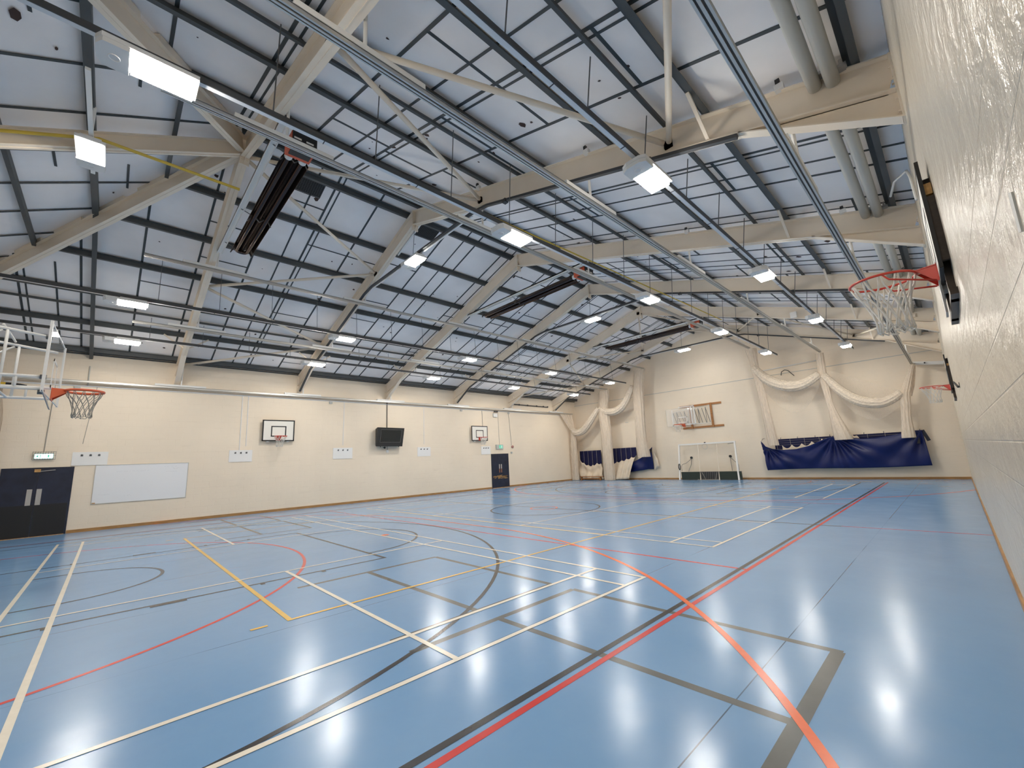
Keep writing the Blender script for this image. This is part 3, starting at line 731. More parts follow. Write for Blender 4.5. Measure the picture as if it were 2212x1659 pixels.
# near end goal swung out on white steel frames
GX, GY = 6.7, .02
t = thing('basketball_goal', 'clear acrylic basketball goal on white tube arms reaching out over the near end line', 'basketball goal', (GX, YN, 0), group='main court basketball goals')
def fr(m, pts, r=.022): m.tube(pts, r, 8)
m = MB(); yb = GY; m.prism([(5.82, yb + .03, 2.90), (7.60, yb - .012, 2.90), (7.60, yb - .012, 3.93), (5.82, yb + .03, 3.93)], (0, -.012, 0))
bd = m.build('backboard', 'acrylic', t)
m = MB()
for a, b2 in (((5.82, yb + .024, 2.90), (7.60, yb - .018, 2.90)), ((5.82, yb + .024, 3.93), (7.60, yb - .018, 3.93)), ((7.60, yb - .018, 2.88), (7.60, yb - .018, 3.95)), ((5.82, yb + .024, 2.88), (5.82, yb + .024, 3.95))):
    w2 = .07 if a[0] == b2[0] == 7.60 else .014
    m.bar(a, b2, w2 if a[2] != b2[2] else .014, .03 if a[2] != b2[2] else .014, (0, 1, 0))
m.build('board_frame', 'white', bd)
m = MB(); z = 3.05; m.box(6.42, 6.98, yb + .004, yb + .012, 3.05, 3.09); m.box(6.42, 6.98, yb + .004, yb + .012, 3.47, 3.51); m.box(6.42, 6.46, yb + .004, yb + .012, 3.05, 3.51); m.box(6.94, 6.98, yb + .004, yb + .012, 3.05, 3.51)
m.build('target_square', 'white', bd)
cyy = yb + .15 + .23
m = MB(); ring(m, GX, cyy, z, .228, .021); m.build('rim', 'rimo', t, smooth=True)
m = MB(); m.box(GX - .12, GX + .12, yb + .01, yb + .02, z - .17, z + .03); m.prism([(GX - .11, yb + .02, z + .01), (GX + .11, yb + .02, z + .01), (GX + .05, cyy - .22, z + .01), (GX - .05, cyy - .22, z + .01)], (0, 0, .012))
for sx in (-1, 1): m.prism([(GX + sx * .10, yb + .02, z + .01), (GX + sx * .10, yb + .02, z - .15), (GX + sx * .05, cyy - .21, z - .04), (GX + sx * .05, cyy - .21, z + .01)], (.008, 0, 0))
m.build('rim_bracket', 'rimo', t)
m = MB(); m.prism([(GX + .5, yb - .02, 2.90), (GX + .98, yb - .02, 2.90), (GX + .42, yb + .03, 2.70), (GX + .28, yb + .03, 2.70)], (0, .012, 0)); m.build('lower_plate', 'steelplate', t)
hoop_net(0, cyy - YN, z - .014, .22, .40, 12, (0, 0), .0052, 'cordg', t, ragged=.02)
for x in (7.25, 6.15):
    k = 1 if x > 6.7 else .96
    m = MB(); fr(m, [(x, yb - .03, 3.78), (x, -1.1, 3.93), (x, YN, 4.05)]); fr(m, [(x, yb - .03, 3.16), (x, YN, 3.16)]); fr(m, [(x, yb - .03, 2.98), (x, YN, 2.96)])
    fr(m, [(x, -.45, 3.84), (x, -.45, 2.98)], .018); fr(m, [(x, -.30, 3.16), (x, -.30, 2.98)], .015); fr(m, [(x, -1.5, 3.95), (x, -1.5, 2.98)], .018); fr(m, [(x, -.5, 3.82), (x, -1.5, 3.0)], .014); fr(m, [(x, -2.8, 3.98), (x, -2.8, 2.98)], .018); fr(m, [(x, -1.5, 3.9), (x, -2.8, 3.0)], .014)
    m.build('side_frame', 'white', t, smooth=True)
for zz, y2 in ((3.9, -.5), (2.98, -.5), (3.16, -1.5)):
    m = MB(); fr(m, [(6.15, y2, zz), (7.25, y2, zz)], .016); m.build('cross_tube', 'white', t, smooth=True)
for zz in (3.78, 3.16, 2.93):
    m = MB(); m.cyl((7.25, yb - .09, zz), (7.25, yb - .02, zz), .035, 10); m.build('end_socket', 'chain', t)

# far end goal folded sideways against the gable wall
t = thing('basketball_goal', 'folded basketball goal on varnished battens flat against the far gable wall', 'basketball goal', (6.2, YF, 0), group='main court basketball goals')
for x0, x1, z in ((5.0, 7.48, 4.38), (5.08, 7.47, 3.06)):
    m = MB(); m.box(x0, x1, YF - .05, YF, z - .055, z + .055); m.build('batten', 'oakb', t)
for x in (5.66, 6.89):
    m = MB(); m.box(x - .055, x + .055, YF - .09, YF - .05, 3.0, 4.44); m.build('upright', 'oakb', t)
for x0, x1, za, zb in ((4.60, 5.55, 3.32, 4.12), (5.95, 6.82, 3.28, 4.22)):
    m = MB(); yy = YF - .16
    m.tube([(x0, yy, za), (x1, yy, za - .03), (x1, yy, zb + .1), (x0, yy, zb - .06), (x0, yy, za)], .018, 6); m.build('folded_frame', 'white', t)
    m = MB(); n = 4
    for i in range(n):
        a = x0 + (x1 - x0) * i / n; c = x0 + (x1 - x0) * (i + 1) / n
        m.tube([(a, yy, zb - .04), ((a + c) / 2 + .08, yy, za + .02)], .014, 6)
        if i % 2: m.tube([(a, yy, zb), (a, yy, za)], .014, 6)
    m.build('frame_lattice', 'chain', t)
m = MB(); m.box(4.18, 5.98, YF - .24, YF - .232, 3.24, 4.32); bd = m.build('backboard', 'acrylic', t)
m = MB(); yy0, yy1 = YF - .25, YF - .235
for a in ((4.55, 4.60, 3.20, 4.24), (5.75, 5.80, 3.26, 4.36), (5.93, 5.98, 3.26, 4.40)): m.box(a[0], a[1], yy0, yy1, a[2], a[3])
m.box(4.55, 5.98, yy0, yy1, 3.25, 3.30); m.box(5.0, 5.98, yy0, yy1, 4.34, 4.39); m.box(4.95, 5.5, yy0, yy1, 3.72, 3.77); m.box(4.9, 5.5, yy0, yy1, 3.40, 3.44); m.box(5.45, 5.5, yy0, yy1, 3.40, 3.77)
m.build('board_marking', 'white', bd)
m = MB(); m.box(4.18, 4.19, yy0, yy1, 3.24, 4.32); m.box(4.18, 5.2, yy0, yy1, 4.31, 4.32); m.box(4.18, 4.6, yy0, yy1, 3.24, 3.25); m.build('glass_edge', 'tubegrey', bd)
m = MB(); ring(m, 5.02, YF - .62, 3.30, .228, .014); m.prism([(5.14, YF - .45, 3.30), (5.34, YF - .30, 3.30), (5.34, YF - .27, 3.12), (5.2, YF - .30, 3.16)], (.012, .01, 0)); m.box(4.98, 5.34, YF - .42, YF - .27, 3.28, 3.33); m.build('rim', 'rimo', t)
hoop_net(5.02 - 6.2, -.62, 3.29, .22, .40, 12, (0, 0), .004, 'cord', t)

# ================================================================== DOOR WALL FITTINGS
X0 = XL
def peg(y0, y1, z0, z1, label):
    t = thing('peg_panel', label, 'panel', (X0, (y0 + y1) / 2, z0), group='white peg panels on the door wall')
    m = MB(); m.box(X0, X0 + .022, y0, y1, z0, z1); m.build('panel', 'panel', t)
    w2 = y1 - y0
    for f in (.26, .50, .74):
        y = y0 + w2 * f; z = z1 - .11
        m = MB(); m.tube([(X0 + .022, y, z), (X0 + .07, y, z - .01), (X0 + .09, y, z + .035)], .011, 6); m.box(X0 + .02, X0 + .028, y - .03, y + .03, z - .03, z + .03); m.build('peg', 'chain', t)
peg(-.10, .74, 2.10, 2.53, 'white panel with three pegs between the lit exit sign and whiteboard')
peg(4.17, 4.96, 2.06, 2.52, 'white panel with three pegs below the wall cables, before the basketball goal')
peg(8.18, 9.08, 2.06, 2.56, 'white panel with three pegs just before the television')
peg(12.58, 13.38, 2.06, 2.54, 'white panel with three pegs just beyond the television')
peg(16.93, 17.66, 2.06, 2.54, 'white panel with three pegs beside the scraped navy door')
t = thing('whiteboard', 'large whiteboard with faint marker traces beside the navy double door', 'whiteboard', (X0, 1.7, .84))
m = MB(); m.box(X0, X0 + .015, .48, 2.92, .845, 2.085); m.build('writing_surface', 'wboard', t)
m = MB()
for a in ((.47, .485, .835, 2.095), (2.915, 2.93, .835, 2.095), (.47, 2.93, .835, .85), (.47, 2.93, 2.08, 2.095)): m.box(X0, X0 + .022, *a)
m.build('edge_frame', 'alu', t)
m = MB(); q = random.Random(3)
for (ya, yb2, z, am) in ((1.0, 1.9, 1.86, .01), (2.25, 2.6, 1.98, .012), (2.45, 2.7, 1.90, .03), (2.3, 2.62, 1.80, .008), (.62, .9, 1.12, .02), (1.25, 1.45, 1.05, .03), (1.2, 1.3, 1.60, .01)):
    n = int((yb2 - ya) / .035)
    for i in range(n):
        y = ya + (yb2 - ya) * i / n
        if q.random() < .75: m.bar((X0 + .0155, y, z + q.uniform(-am, am)), (X0 + .0155, y + .025, z + q.uniform(-am, am)), .004, .002, (1, 0, 0))
m.build('marker_trace', 'ink', t)
m = MB(); m.box(X0 + .015, X0 + .03, .49, .57, .85, .88); m.build('corner_tape', 'ochre', t)
# television in a steel box
t = thing('television', 'black boxed television high on the door wall between two peg panels', 'television', (X0, 10.85, 2.6))
xf = -2.86
m = MB(); m.hexa([(X0 + .06, 10.2, 2.66), (xf - .02, 10.10, 2.60), (xf - .02, 11.52, 2.58), (X0 + .06, 11.52, 2.66), (X0 + .06, 10.2, 3.46), (xf + .02, 10.16, 3.52), (xf + .02, 11.62, 3.50), (X0 + .06, 11.52, 3.46)])
m.build('cabinet', 'black', t)
m = MB(); m.prism([(xf - .008, 10.30, 2.80), (xf - .008, 11.38, 2.80), (xf + .018, 11.46, 3.40), (xf + .018, 10.36, 3.40)], (.012, 0, 0)); m.build('screen', 'screen', t)
m = MB(); P4 = [(xf + .006, 10.29, 2.79), (xf + .006, 11.39, 2.79), (xf + .032, 11.47, 3.41), (xf + .032, 10.35, 3.41)]
for i in range(4): m.bar(P4[i], P4[(i + 1) % 4], .014, .012, (1, 0, 0))
m.build('bezel_line', 'tvgrey', t)
m = MB(); m.box(X0 + .003, X0 + .06, 10.5, 11.2, 2.75, 3.4); m.build('wall_bracket', 'black', t)
for y in (10.38, 11.36): m = MB(); m.box(xf - .12, xf - .08, y - .015, y + .015, 2.55, 2.61); m.build('latch', 'chain', t)
t = thing('webcam', 'small black ball camera hanging under the television', 'camera', (X0, 10.62, 2.5))
m = MB(); m.tube([(X0 + .2 + .045 * math.sin(a * PI / 8 - PI / 2), 10.62, 2.53) for a in range(0, 9)], [max(.004, .055 * math.cos(a * PI / 8 - PI / 2)) for a in range(0, 9)], 12); m.build('body', 'black', t, smooth=True)
m = MB(); m.tube([(X0, 10.62, 2.56), (X0 + .17, 10.62, 2.55)], .015, 6); m.build('bracket', 'black', t)
t = thing('cable_socket', 'white cable end box dangling below the television', 'socket', (X0, 10.86, 2.3))
m = MB(); m.box(X0, X0 + .04, 10.80, 10.92, 2.30, 2.43); m.build('box', 'white', t)
m = MB(); m.tube([(X0 + .02, 10.86, 2.43), (X0 + .02, 10.85, 2.64)], .008, 5); m.build('cable', 'conduit', t)
# exit signs
t = thing('exit_sign', 'lit green exit sign in a wire cage above the navy double door', 'sign', (X0, -.71, 2.3))
m = MB(); m.box(X0, X0 + .07, -.92, -.50, 2.33, 2.52); m.build('housing', 'signbox', t)
m = MB(); m.box(X0 + .07, X0 + .078, -.905, -.515, 2.35, 2.48); m.build('lit_panel', 'signglow', t)
m = MB(); f = X0 + .0785
m.box(f, f + .002, -.79, -.775, 2.365, 2.465); m.box(f, f + .002, -.66, -.56, 2.41, 2.42); m.box(f, f + .002, -.62, -.60, 2.37, 2.46); m.poly([(f + .001, -.88, 2.415), (f + .001, -.83, 2.45), (f + .001, -.83, 2.38)]); m.box(f, f + .002, -.83, -.80, 2.41, 2.42)
m.build('exit_symbol', 'signgreen', t)
m = MB(); xa, xb = X0 + .1, X0 + .105
for z in (2.31, 2.43, 2.55): m.tube([(xa, -.95, z), (xa, -.46, z)], .005, 5)
for i in range(10): y = -.95 + .49 * i / 9; m.tube([(xa, y, 2.31), (xa, y, 2.55), (X0, y, 2.57)], .004, 5)
m.build('wire_cage', 'chain', t)
t = thing('exit_sign', 'small green running figure exit sign above the scraped navy door', 'sign', (X0, 18.38, 2.36))
m = MB(); m.box(X0, X0 + .09, 18.10, 18.66, 2.36, 2.63); m.build('housing', 'signbox', t)
m = MB(); m.box(X0 + .09, X0 + .096, 18.32, 18.60, 2.40, 2.59); m.build('sign_panel', 'signgreen', t)
m = MB(); f = X0 + .0965; m.box(f, f + .002, 18.47, 18.56, 2.42, 2.57); m.disc((f + .001, 18.40, 2.555), .018, 'x', 10); m.bar((f, 18.40, 2.53), (f, 18.38, 2.47), .004, .03); m.bar((f, 18.38, 2.47), (f, 18.43, 2.42), .004, .022); m.bar((f, 18.38, 2.47), (f, 18.35, 2.42), .004, .022); m.build('running_figure', 'white', t)
t = thing('emergency_light', 'white twin spot emergency light high above the scraped navy door', 'light', (X0, 18.1, 4.4))
m = MB(); m.box(X0, X0 + .1, 17.95, 18.27, 4.36, 4.58); m.build('box', 'white', t)
for y in (18.02, 18.2): m = MB(); m.tube([(X0 + .05, y, 4.58), (X0 + .08, y, 4.68)], .012, 6); m.tube([(X0 + .06, y + .01, 4.70), (X0 + .16, y + .03, 4.68)], [.03, .055], 12); m.build('spot', 'conduit', t)
m = MB(); m.tube([(X0, 19.52, 2.49), (X0 + .07, 19.52, 2.49), (X0 + .10, 19.52, 2.49)], [.085, .085, .05], 16); tag(m.build('alarm_sounder', 'pink', smooth=False), 'round reddish fire alarm sounder beside the scraped navy door', 'alarm')
m = MB(); m.box(X0, X0 + .05, 19.36, 19.48, 2.06, 2.17); m.box(X0 + .05, X0 + .055, 19.39, 19.45, 2.09, 2.14); tag(m.build('call_point', 'signbox'), 'small grey call point on the wall below the alarm sounder', 'switch')
# wall cables in conduit
for pts, mt, r, lb in (
    ([(.10, 2.80), (.26, 4.72)], 'cordg', .008, 'thin cable on the wall hanging towards the whiteboard peg panel'),
    ([(-.73, 2.57), (-.70, 4.72)], 'cordg', .012, 'conduit dropping to the lit exit sign'),
    ([(.03, 4.72), (.02, 5.40)], 'signbox', .02, 'short conduit rising above the track to the sloping dark member'),
    ([(4.50, 2.40), (4.49, 4.72)], 'wboard', .013, 'pale conduit running down to the second peg panel'),
    ([(4.72, 2.68), (4.70, 4.72)], 'wboard', .012, 'shorter pale conduit just beside the one reaching the second peg panel'),
    ([(8.62, 2.68), (8.64, 4.72)], 'wboard', .012, 'pale conduit ending above the peg panel before the television'),
    ([(10.82, 3.5), (10.82, 4.86)], 'conduit', .02, 'dark conduit dropping to the top of the television'),
    ([(12.98, 2.70), (12.98, 4.72)], 'wboard', .012, 'pale conduit ending above the peg panel beyond the television'),
    ([(17.10, 3.76), (17.08, 4.72)], 'cordg', .014, 'grey conduit dropping to the basketball goal beside the scraped door'),
    ([(18.42, 2.64), (18.38, 4.72)], 'cordg', .010, 'thin conduit dropping to the running figure exit sign'),
    ([(19.46, 2.58), (19.30, 4.72)], 'cordg', .012, 'thin conduit with clips dropping to the alarm sounder')):
    m = MB(); m.tube([(X0 + r, y, z) for y, z in pts], r, 6); tag(m.build('wall_conduit', mt), lb, 'conduit', 'conduits on the door wall')
m = MB(); m.tube([(X0 + .02, -4.2, 4.71), (X0 + .02, 25.9, 4.74)], .02, 6); tag(m.build('wall_conduit', 'wboard'), 'long level pale conduit running under the net track on the door wall', 'conduit', 'conduits on the door wall')
for y, lb in ((-.2, 'grey junction box on the level conduit near the clear goal'), (8.0, 'grey junction box on the level conduit before the television'), (15.5, 'grey junction box on the level conduit before the last wall goal'), (19.3, 'dark junction box on the level conduit past the scraped door')):
    m = MB(); m.box(X0, X0 + .06, y - .07, y + .07, 4.60, 4.69); tag(m.build('junction_box', 'signbox'), lb, 'box', 'junction boxes on the door wall')

# ================================================================== GLOSSY WALL AND ROOF ODDS
t = thing('wall_hook', 'dark triangular ring hook on the glossy wall beyond the close goal', 'hook', (XR, 11.08, 2.47))
m = MB(); m.box(XR - .008, XR, 11.0, 11.16, 2.46, 2.54); m.build('plate', 'chain', t)
m = MB(); m.tube([(XR - .02, 11.0, 2.47), (XR - .06, 11.08, 2.56), (XR - .02, 11.16, 2.47), (XR - .015, 11.0, 2.47)], .012, 6); m.build('loop', 'black', t)
m = MB(); m.tube([(XR - .28, 10.0, 5.70), (XR - .2, 9.6, 5.74), (XR - .04, 9.3, 5.70), (XR - .03, 8.7, 5.3), (XR - .03, 8.25, 4.75)], .018, 6); tag(m.build('wall_conduit', 'white', smooth=True), 'white cable pipe curving off the eaves onto the glossy wall', 'conduit')
m = MB(); m.box(12.94, 13.14, 19.10, 19.22, 6.44, 6.66); tag(m.build('sensor_box', 'white'), 'small white sensor box on the fifth roof frame', 'sensor')
m = MB(); m.tube([(12.98, 14.86, zr(12.98) + .11 + .085 * math.sin(a * PI / 8 - PI / 2)) for a in range(9)], [max(.004, .085 * math.cos(a * PI / 8 - PI / 2)) for a in range(9)], 12); tag(m.build('ball', 'yellow', smooth=True), 'small yellow ball stuck on top of the fourth roof frame', 'ball')
for x, y, lb in ((15.7, 6.5, 'small white clamp on the second roof frame beside the grey eaves tubes'), (12.79, 6.5, 'small white clamp on the second roof frame by the outer lamp row'), (9.75, 6.5, 'small white clamp on the second roof frame by the brace tube ends'), (12.75, 10.7, 'small white clamp on the third roof frame by the outer lamp row'), (15.72, 10.7, 'small white clamp on the third roof frame beside the grey eaves tubes')):
    t = thing('beam_clamp', lb, 'clamp', (x, y, zr(x)), group='small clamps on the roof frames')
    m = MB(); m.box(x - .05, x + .05, y - .02, y + .06, zr(x) - .02, zr(x) + .06); m.build('jaw', 'white', t)
    m = MB(); m.box(x - .03, x + .02, y - .03, y + .02, zr(x) + .06, zr(x) + .12); m.build('bolt', 'black', t)
m = MB(); m.hexa([(XR - .004, 2.34, 2.075), (XR, 2.34, 2.075), (XR, 2.375, 2.085), (XR - .004, 2.375, 2.085), (XR - .004, 2.33, 2.175), (XR, 2.33, 2.175), (XR, 2.37, 2.19), (XR - .004, 2.37, 2.19)]); tag(m.build('wall_plate', 'tubegrey'), 'short pale grey strip stuck on the glossy wall beside the camera', 'plate')
# ================================================================== NETS AT THE FAR END
def column(m, pts, hw, dep=.5, folds=9, n=36, amp=.16, rows=26):
    """gathered hanging net: elliptic section with vertical folds; pts = [(x,y,z)], hw = half widths"""
    def at(f):
        k = f * (len(pts) - 1); i = min(int(k), len(pts) - 2); u = k - i; u = u * u * (3 - 2 * u)
        return Vector(pts[i]).lerp(Vector(pts[i + 1]), k - i), hw[i] + (hw[i + 1] - hw[i]) * u
    b = len(m.v)
    for r in range(rows + 1):
        p, h = at(r / rows)
        for q in range(n):
            t = 2 * PI * q / n; g = 1 + amp * math.sin(folds * t + .5 * math.sin(r * .35)) + .05 * math.sin(3 * t + r * .21)
            m.v.append((p.x + h * g * math.cos(t), p.y + h * dep * g * math.sin(t), p.z))
    for r in range(rows):
        for q in range(n):
            q2 = (q + 1) % n; m.face(b + r * n + q, b + r * n + q2, b + (r + 1) * n + q2, b + (r + 1) * n + q)
def smoothpts(P, n):
    out = []
    Q = [P[0]] + list(P) + [P[-1]]
    for i in range(1, len(Q) - 2):
        for k in range(n):
            u = k / n; a, b, c, d = (Vector(Q[i + j]) for j in (-1, 0, 1, 2))
            out.append(.5 * ((2 * b) + (c - a) * u + (2 * a - 5 * b + 4 * c - d) * u * u + (3 * b - a - 3 * c + d) * u ** 3))
    out.append(Vector(P[-1])); return out
def swag(m, P, r, folds=10):
    pts = smoothpts(P, 6); N = len(pts)
    m.tube(pts, [r * (.62 + .38 * math.sin(PI * i / (N - 1))) for i in range(N)], 34, sq=1.0, rfun=lambda i, t: 1 + .13 * math.sin(folds * t + .12 * i))
def net(name, label, build, mt='netc', group='gathered cream nets at the far end', parts=()):
    pass
YC = 25.42
def hang(label, cols, swags=(), sheets=(), mt='netc'):
    z = min(p[2] for c in cols for p in c[0]); c0 = cols[0][0][0]
    t = thing('sports_net', label, 'net', (c0[0], c0[1], z), group='gathered cream nets at the gable wall')
    for P, H, kw in cols:
        m = MB(True); column(m, P, H, **kw); m.build('gathered_column', mt, t, smooth=True)
    for P, r in swags:
        m = MB(True); swag(m, P, r); m.build('swag', 'netsw', t, smooth=True)
    for fn, nu, nv, mm in sheets:
        m = MB(True); m.grid(fn, nu, nv); m.build('loose_sheet', mm, t, smooth=True)
    return t
def fan(u, v):      # spread of the first net between its track and the tie
    top = Vector((-2.98, 24.25 + 1.3 * u, 4.78)); bot = Vector((-2.85 + .25 * u, 25.25 + .15 * u, 3.45)); p = top.lerp(bot, v)
    p.x += .06 * math.sin(u * 26) * (1 - .4 * v); p.z -= .0; return p
hang('cream net column in the corner by the door wall with a swag rising off it',
     [([(-2.76, 25.3, 3.62), (-2.82, 25.35, 2.2), (-2.86, 25.4, .02)], [.20, .25, .29], dict(dep=.55)), ([(-3.02, 25.75, 3.3), (-3.02, 25.8, .02)], [.09, .11], dict(dep=.6))],
     [([(-2.8, 25.3, 3.70), (-2.45, 25.3, 3.40), (-1.85, 25.35, 3.52), (-1.15, 25.35, 4.12), (-.40, 25.38, 4.95)], .24)],
     [(fan, 40, 8, 'netc')])
hang('cream net column with brown dusty folds standing between the two pleated blue screens',
     [([(0.12, YC, 6.14), (-.02, YC, 4.85)], [.40, .38], dict(dep=.3, folds=11)), ([(-.05, YC, 4.9), (.05, YC, 3.0), (.02, YC, .02)], [.38, .36, .38], dict(dep=.45))],
     [([(-.32, YC, 4.98), (.15, YC, 4.66), (1.0, YC, 4.60), (1.72, YC, 5.05), (2.40, YC, 6.1)], .24)])
hang('tall cream net column ending above the bright blue flap by the folded goal',
     [([(3.0, YC, 7.08), (2.76, YC, 5.9), (2.66, YC, 3.1), (2.72, YC, 1.45)], [.36, .34, .32, .40], dict(dep=.4, folds=11))])
hang('cream net column reaching the near corner of the long blue crash sheet',
     [([(9.66, YC, 6.96), (9.74, YC, 5.95), (9.90, YC, 4.2), (10.05, YC, 1.75)], [.24, .17, .17, .22], dict(dep=.5))],
     [([(9.66, YC, 5.95), (10.1, YC, 5.30), (10.65, YC, 4.86), (11.25, YC, 4.64), (11.85, YC, 4.70), (12.48, YC, 5.06)], .26)],
     [(lambda u, v: (9.95 + 2.55 * u, YC + .12 + .03 * math.sin(u * 40), 4.55 - .9 * math.sin(PI * u) * v - .35 * v + .5 * (2 * u - 1) ** 2), 30, 6, 'netv')])
def veil(u, v):
    a = Vector((12.72, YC + .1, 5.25)).lerp(Vector((15.2, YC + .1, 3.82)), u); P = smoothpts([(12.62, YC, 4.95), (13.1, YC, 4.2), (13.7, YC, 3.62), (14.35, YC, 3.40), (14.8, YC, 3.48), (15.22, YC, 3.72)], 8)
    k = u * (len(P) - 1); i = min(int(k), len(P) - 2); b = P[i].lerp(P[i + 1], k - i); return a.lerp(b, v)
hang('cream net column at the middle of the long blue crash sheet with two dipping swags',
     [([(12.62, YC, 6.06), (12.58, YC, 5.05), (12.66, YC, 3.6), (12.95, YC, 1.85)], [.14, .15, .12, .30], dict(dep=.5))],
     [([(12.62, YC, 4.98), (13.1, YC, 4.2), (13.7, YC, 3.60), (14.35, YC, 3.38), (14.8, YC, 3.46), (15.22, YC, 3.72)], .22)],
     [(veil, 30, 6, 'netv'), (lambda u, v: (12.75 + 2.45 * u, YC + .12, 3.55 - .75 * math.sin(PI * u) * v + 1.1 * (1 - u) ** 3 - .25 * v), 24, 6, 'netv')])
hang('cream net column ending behind the far corner of the long blue crash sheet',
     [([(15.74, 25.6, 4.90), (15.32, YC, 3.66), (15.20, YC, 2.65), (15.15, YC, 1.78)], [.08, .15, .15, .2], dict(dep=.6)), ([(15.78, 25.7, 4.85), (15.62, 25.7, 4.0), (15.5, 25.7, 3.55)], [.05, .05, .02], dict(dep=.6, folds=4))])
# near end net on the door wall track
t = thing('sports_net', 'cream net bundle with rusty edge at the near end of the door wall track', 'net', (-2.95, -2.3, .3))
m = MB(True); column(m, [(-2.95, -2.16, 4.78), (-2.95, -2.14, 3.4), (-2.93, -2.2, .4)], [.12, .13, .14], dep=3.2, folds=12); m.build('gathered_column', 'netd', t, smooth=True)
m = MB(); m.box(X0 + .02, X0 + .06, -2.3, -1.57, 1.3, 2.02); tag(m.build('crash_pad', 'vinyl'), 'corner of a blue vinyl pad beside the navy double door', 'pad')
m = MB(); m.tube([(-2.62, -2.1, 4.56), (-2.62, -1.66, 4.55)], .045, 8); m.cur = 1; m.tube([(-2.62, -1.66, 4.55), (-2.62, -1.38, 4.54), (-2.62, -1.24, 4.54)], [.045, .04, .01], 8)
tag(m.build('tie_handle', ['yellow', 'black']), 'yellow and black tie handle by the near net bundle', 'handle')

# pleated blue screens with cream cloth tails
def pleat(label, x0, x1, z1, zl, zr_, y, cloth):
    t = thing('pleated_screen', label, 'screen', ((x0 + x1) / 2, y, 0.02), group='pleated blue screens on the gable wall')
    n = 5
    def low(u): return zl + (zr_ - zl) * u - .09 * abs(math.sin(PI * n * u)) - (.28 * math.sin(PI * min(1, u * 1.2)) if x0 < -1 else .02 * math.sin(PI * u))
    m = MB(True); m.grid(lambda u, v: (x0 + (x1 - x0) * u, y - .03 * abs(math.sin(PI * n * u)), z1 + (low(u) - z1) * v), 50, 8); m.build('blue_panel', 'purple', t, smooth=True, solid=.01)
    for i in range(1, n):
        u = i / n; m = MB(); m.tube([(x0 + (x1 - x0) * u, y - .02, z1), (x0 + (x1 - x0) * u, y - .03, low(u))], .009, 5); m.build('gather_cord', 'cordg', t)
    m = MB(True); m.grid(cloth(low), 60, 16); m.build('cloth_tail', 'cloth', t, smooth=True, solid=.01)
def cl1(low):
    def f(u, v):
        x = -2.88 + 1.88 * u + (.25 * u) * v; zb = .03
        zt = low(u) + .03; z = zt + (zb - zt) * v
        return (x, 26.08 - .32 * v - .05 * math.sin(u * 21 + 3 * v * (u - .5)) * (.3 + v) - .06 * math.sin(9 * v + 4 * abs(u - .5)), z)
    return f
pleat('pleated navy screen with cream tail draped over the low bench', -2.88, -1.0, 2.06, 1.45, 1.10, 26.12, cl1)
def cl2(low):
    def f(u, v):
        x = -.12 + 1.95 * u - (.75 * u - .25) * v * .9; zt = low(u) + .03; zb = .03 + .05 * u
        z = zt + (zb - zt) * v ** (1 + .6 * u)
        return (x, 26.05 - .40 * v - .07 * math.sin(u * 24 + 2 * v) * (.3 + v), z)
    return f
pleat('pleated navy screen with cream tail gathered to the floor beside the blue flap', -.12, 1.80, 2.11, 1.10, 1.55, 26.12, cl2)
t = thing('vinyl_flap', 'bright blue vinyl flap hanging crookedly under the tall net column', 'sheet', (2.2, 26.1, .45))
UP = [(.80, .62), (1.25, 1.02), (1.75, 1.25), (2.15, 1.42), (2.55, 1.72), (2.98, 2.06)]; LO = [(.88, .36), (1.3, .50), (1.75, .56), (2.15, .60), (2.55, .66), (2.95, .66)]
def flap(u, v):
    k = u * 5; i = min(4, int(k)); a = Vector(UP[i]).lerp(Vector(UP[i + 1]), k - i); b = Vector(LO[i]).lerp(Vector(LO[i + 1]), k - i); p = a.lerp(b, v)
    return (p.x, 26.1 - .05 * math.sin(5 * v + 7 * u) - .06 * math.sin(18 * (u * .6 - v * .25)) * (1 - .5 * v) - .05, p.y)
m = MB(True); m.grid(flap, 40, 14); m.build('sheet', 'vinyl', t, smooth=True, solid=.012)
m = MB(); m.box(2.80, 2.98, 25.98, 26.02, 1.72, 1.92); m.build('strap_patch', 'navy', t)
m = MB(True); column(m, [(3.02, 26.1, 1.72), (3.14, 26.08, 1.2), (3.18, 26.08, .85), (3.02, 26.1, .62)], [.03, .13, .15, .05], dep=.6, folds=4, amp=.1); m.build('cloth_tail', 'cloth', t, smooth=True)
# bench
t = thing('gym_bench', 'low varnished gym bench under the cream cloth tail in the corner', 'bench', (-1.65, 25.45, 0))
m = MB(); m.box(-2.48, -.50, 25.36, 25.60, .23, .27); m.build('seat', 'oakb', t)
for x in (-2.38, -.75): m = MB(); m.prism([(x - .03, 25.38, 0), (x - .03, 25.58, 0), (x - .03, 25.54, .23), (x - .03, 25.42, .23)], (.06, 0, 0)); m.build('leg', 'oakb', t)
m = MB(); m.box(-2.38, -.75, 25.46, 25.50, .06, .14); m.build('stretcher', 'oakb', t)
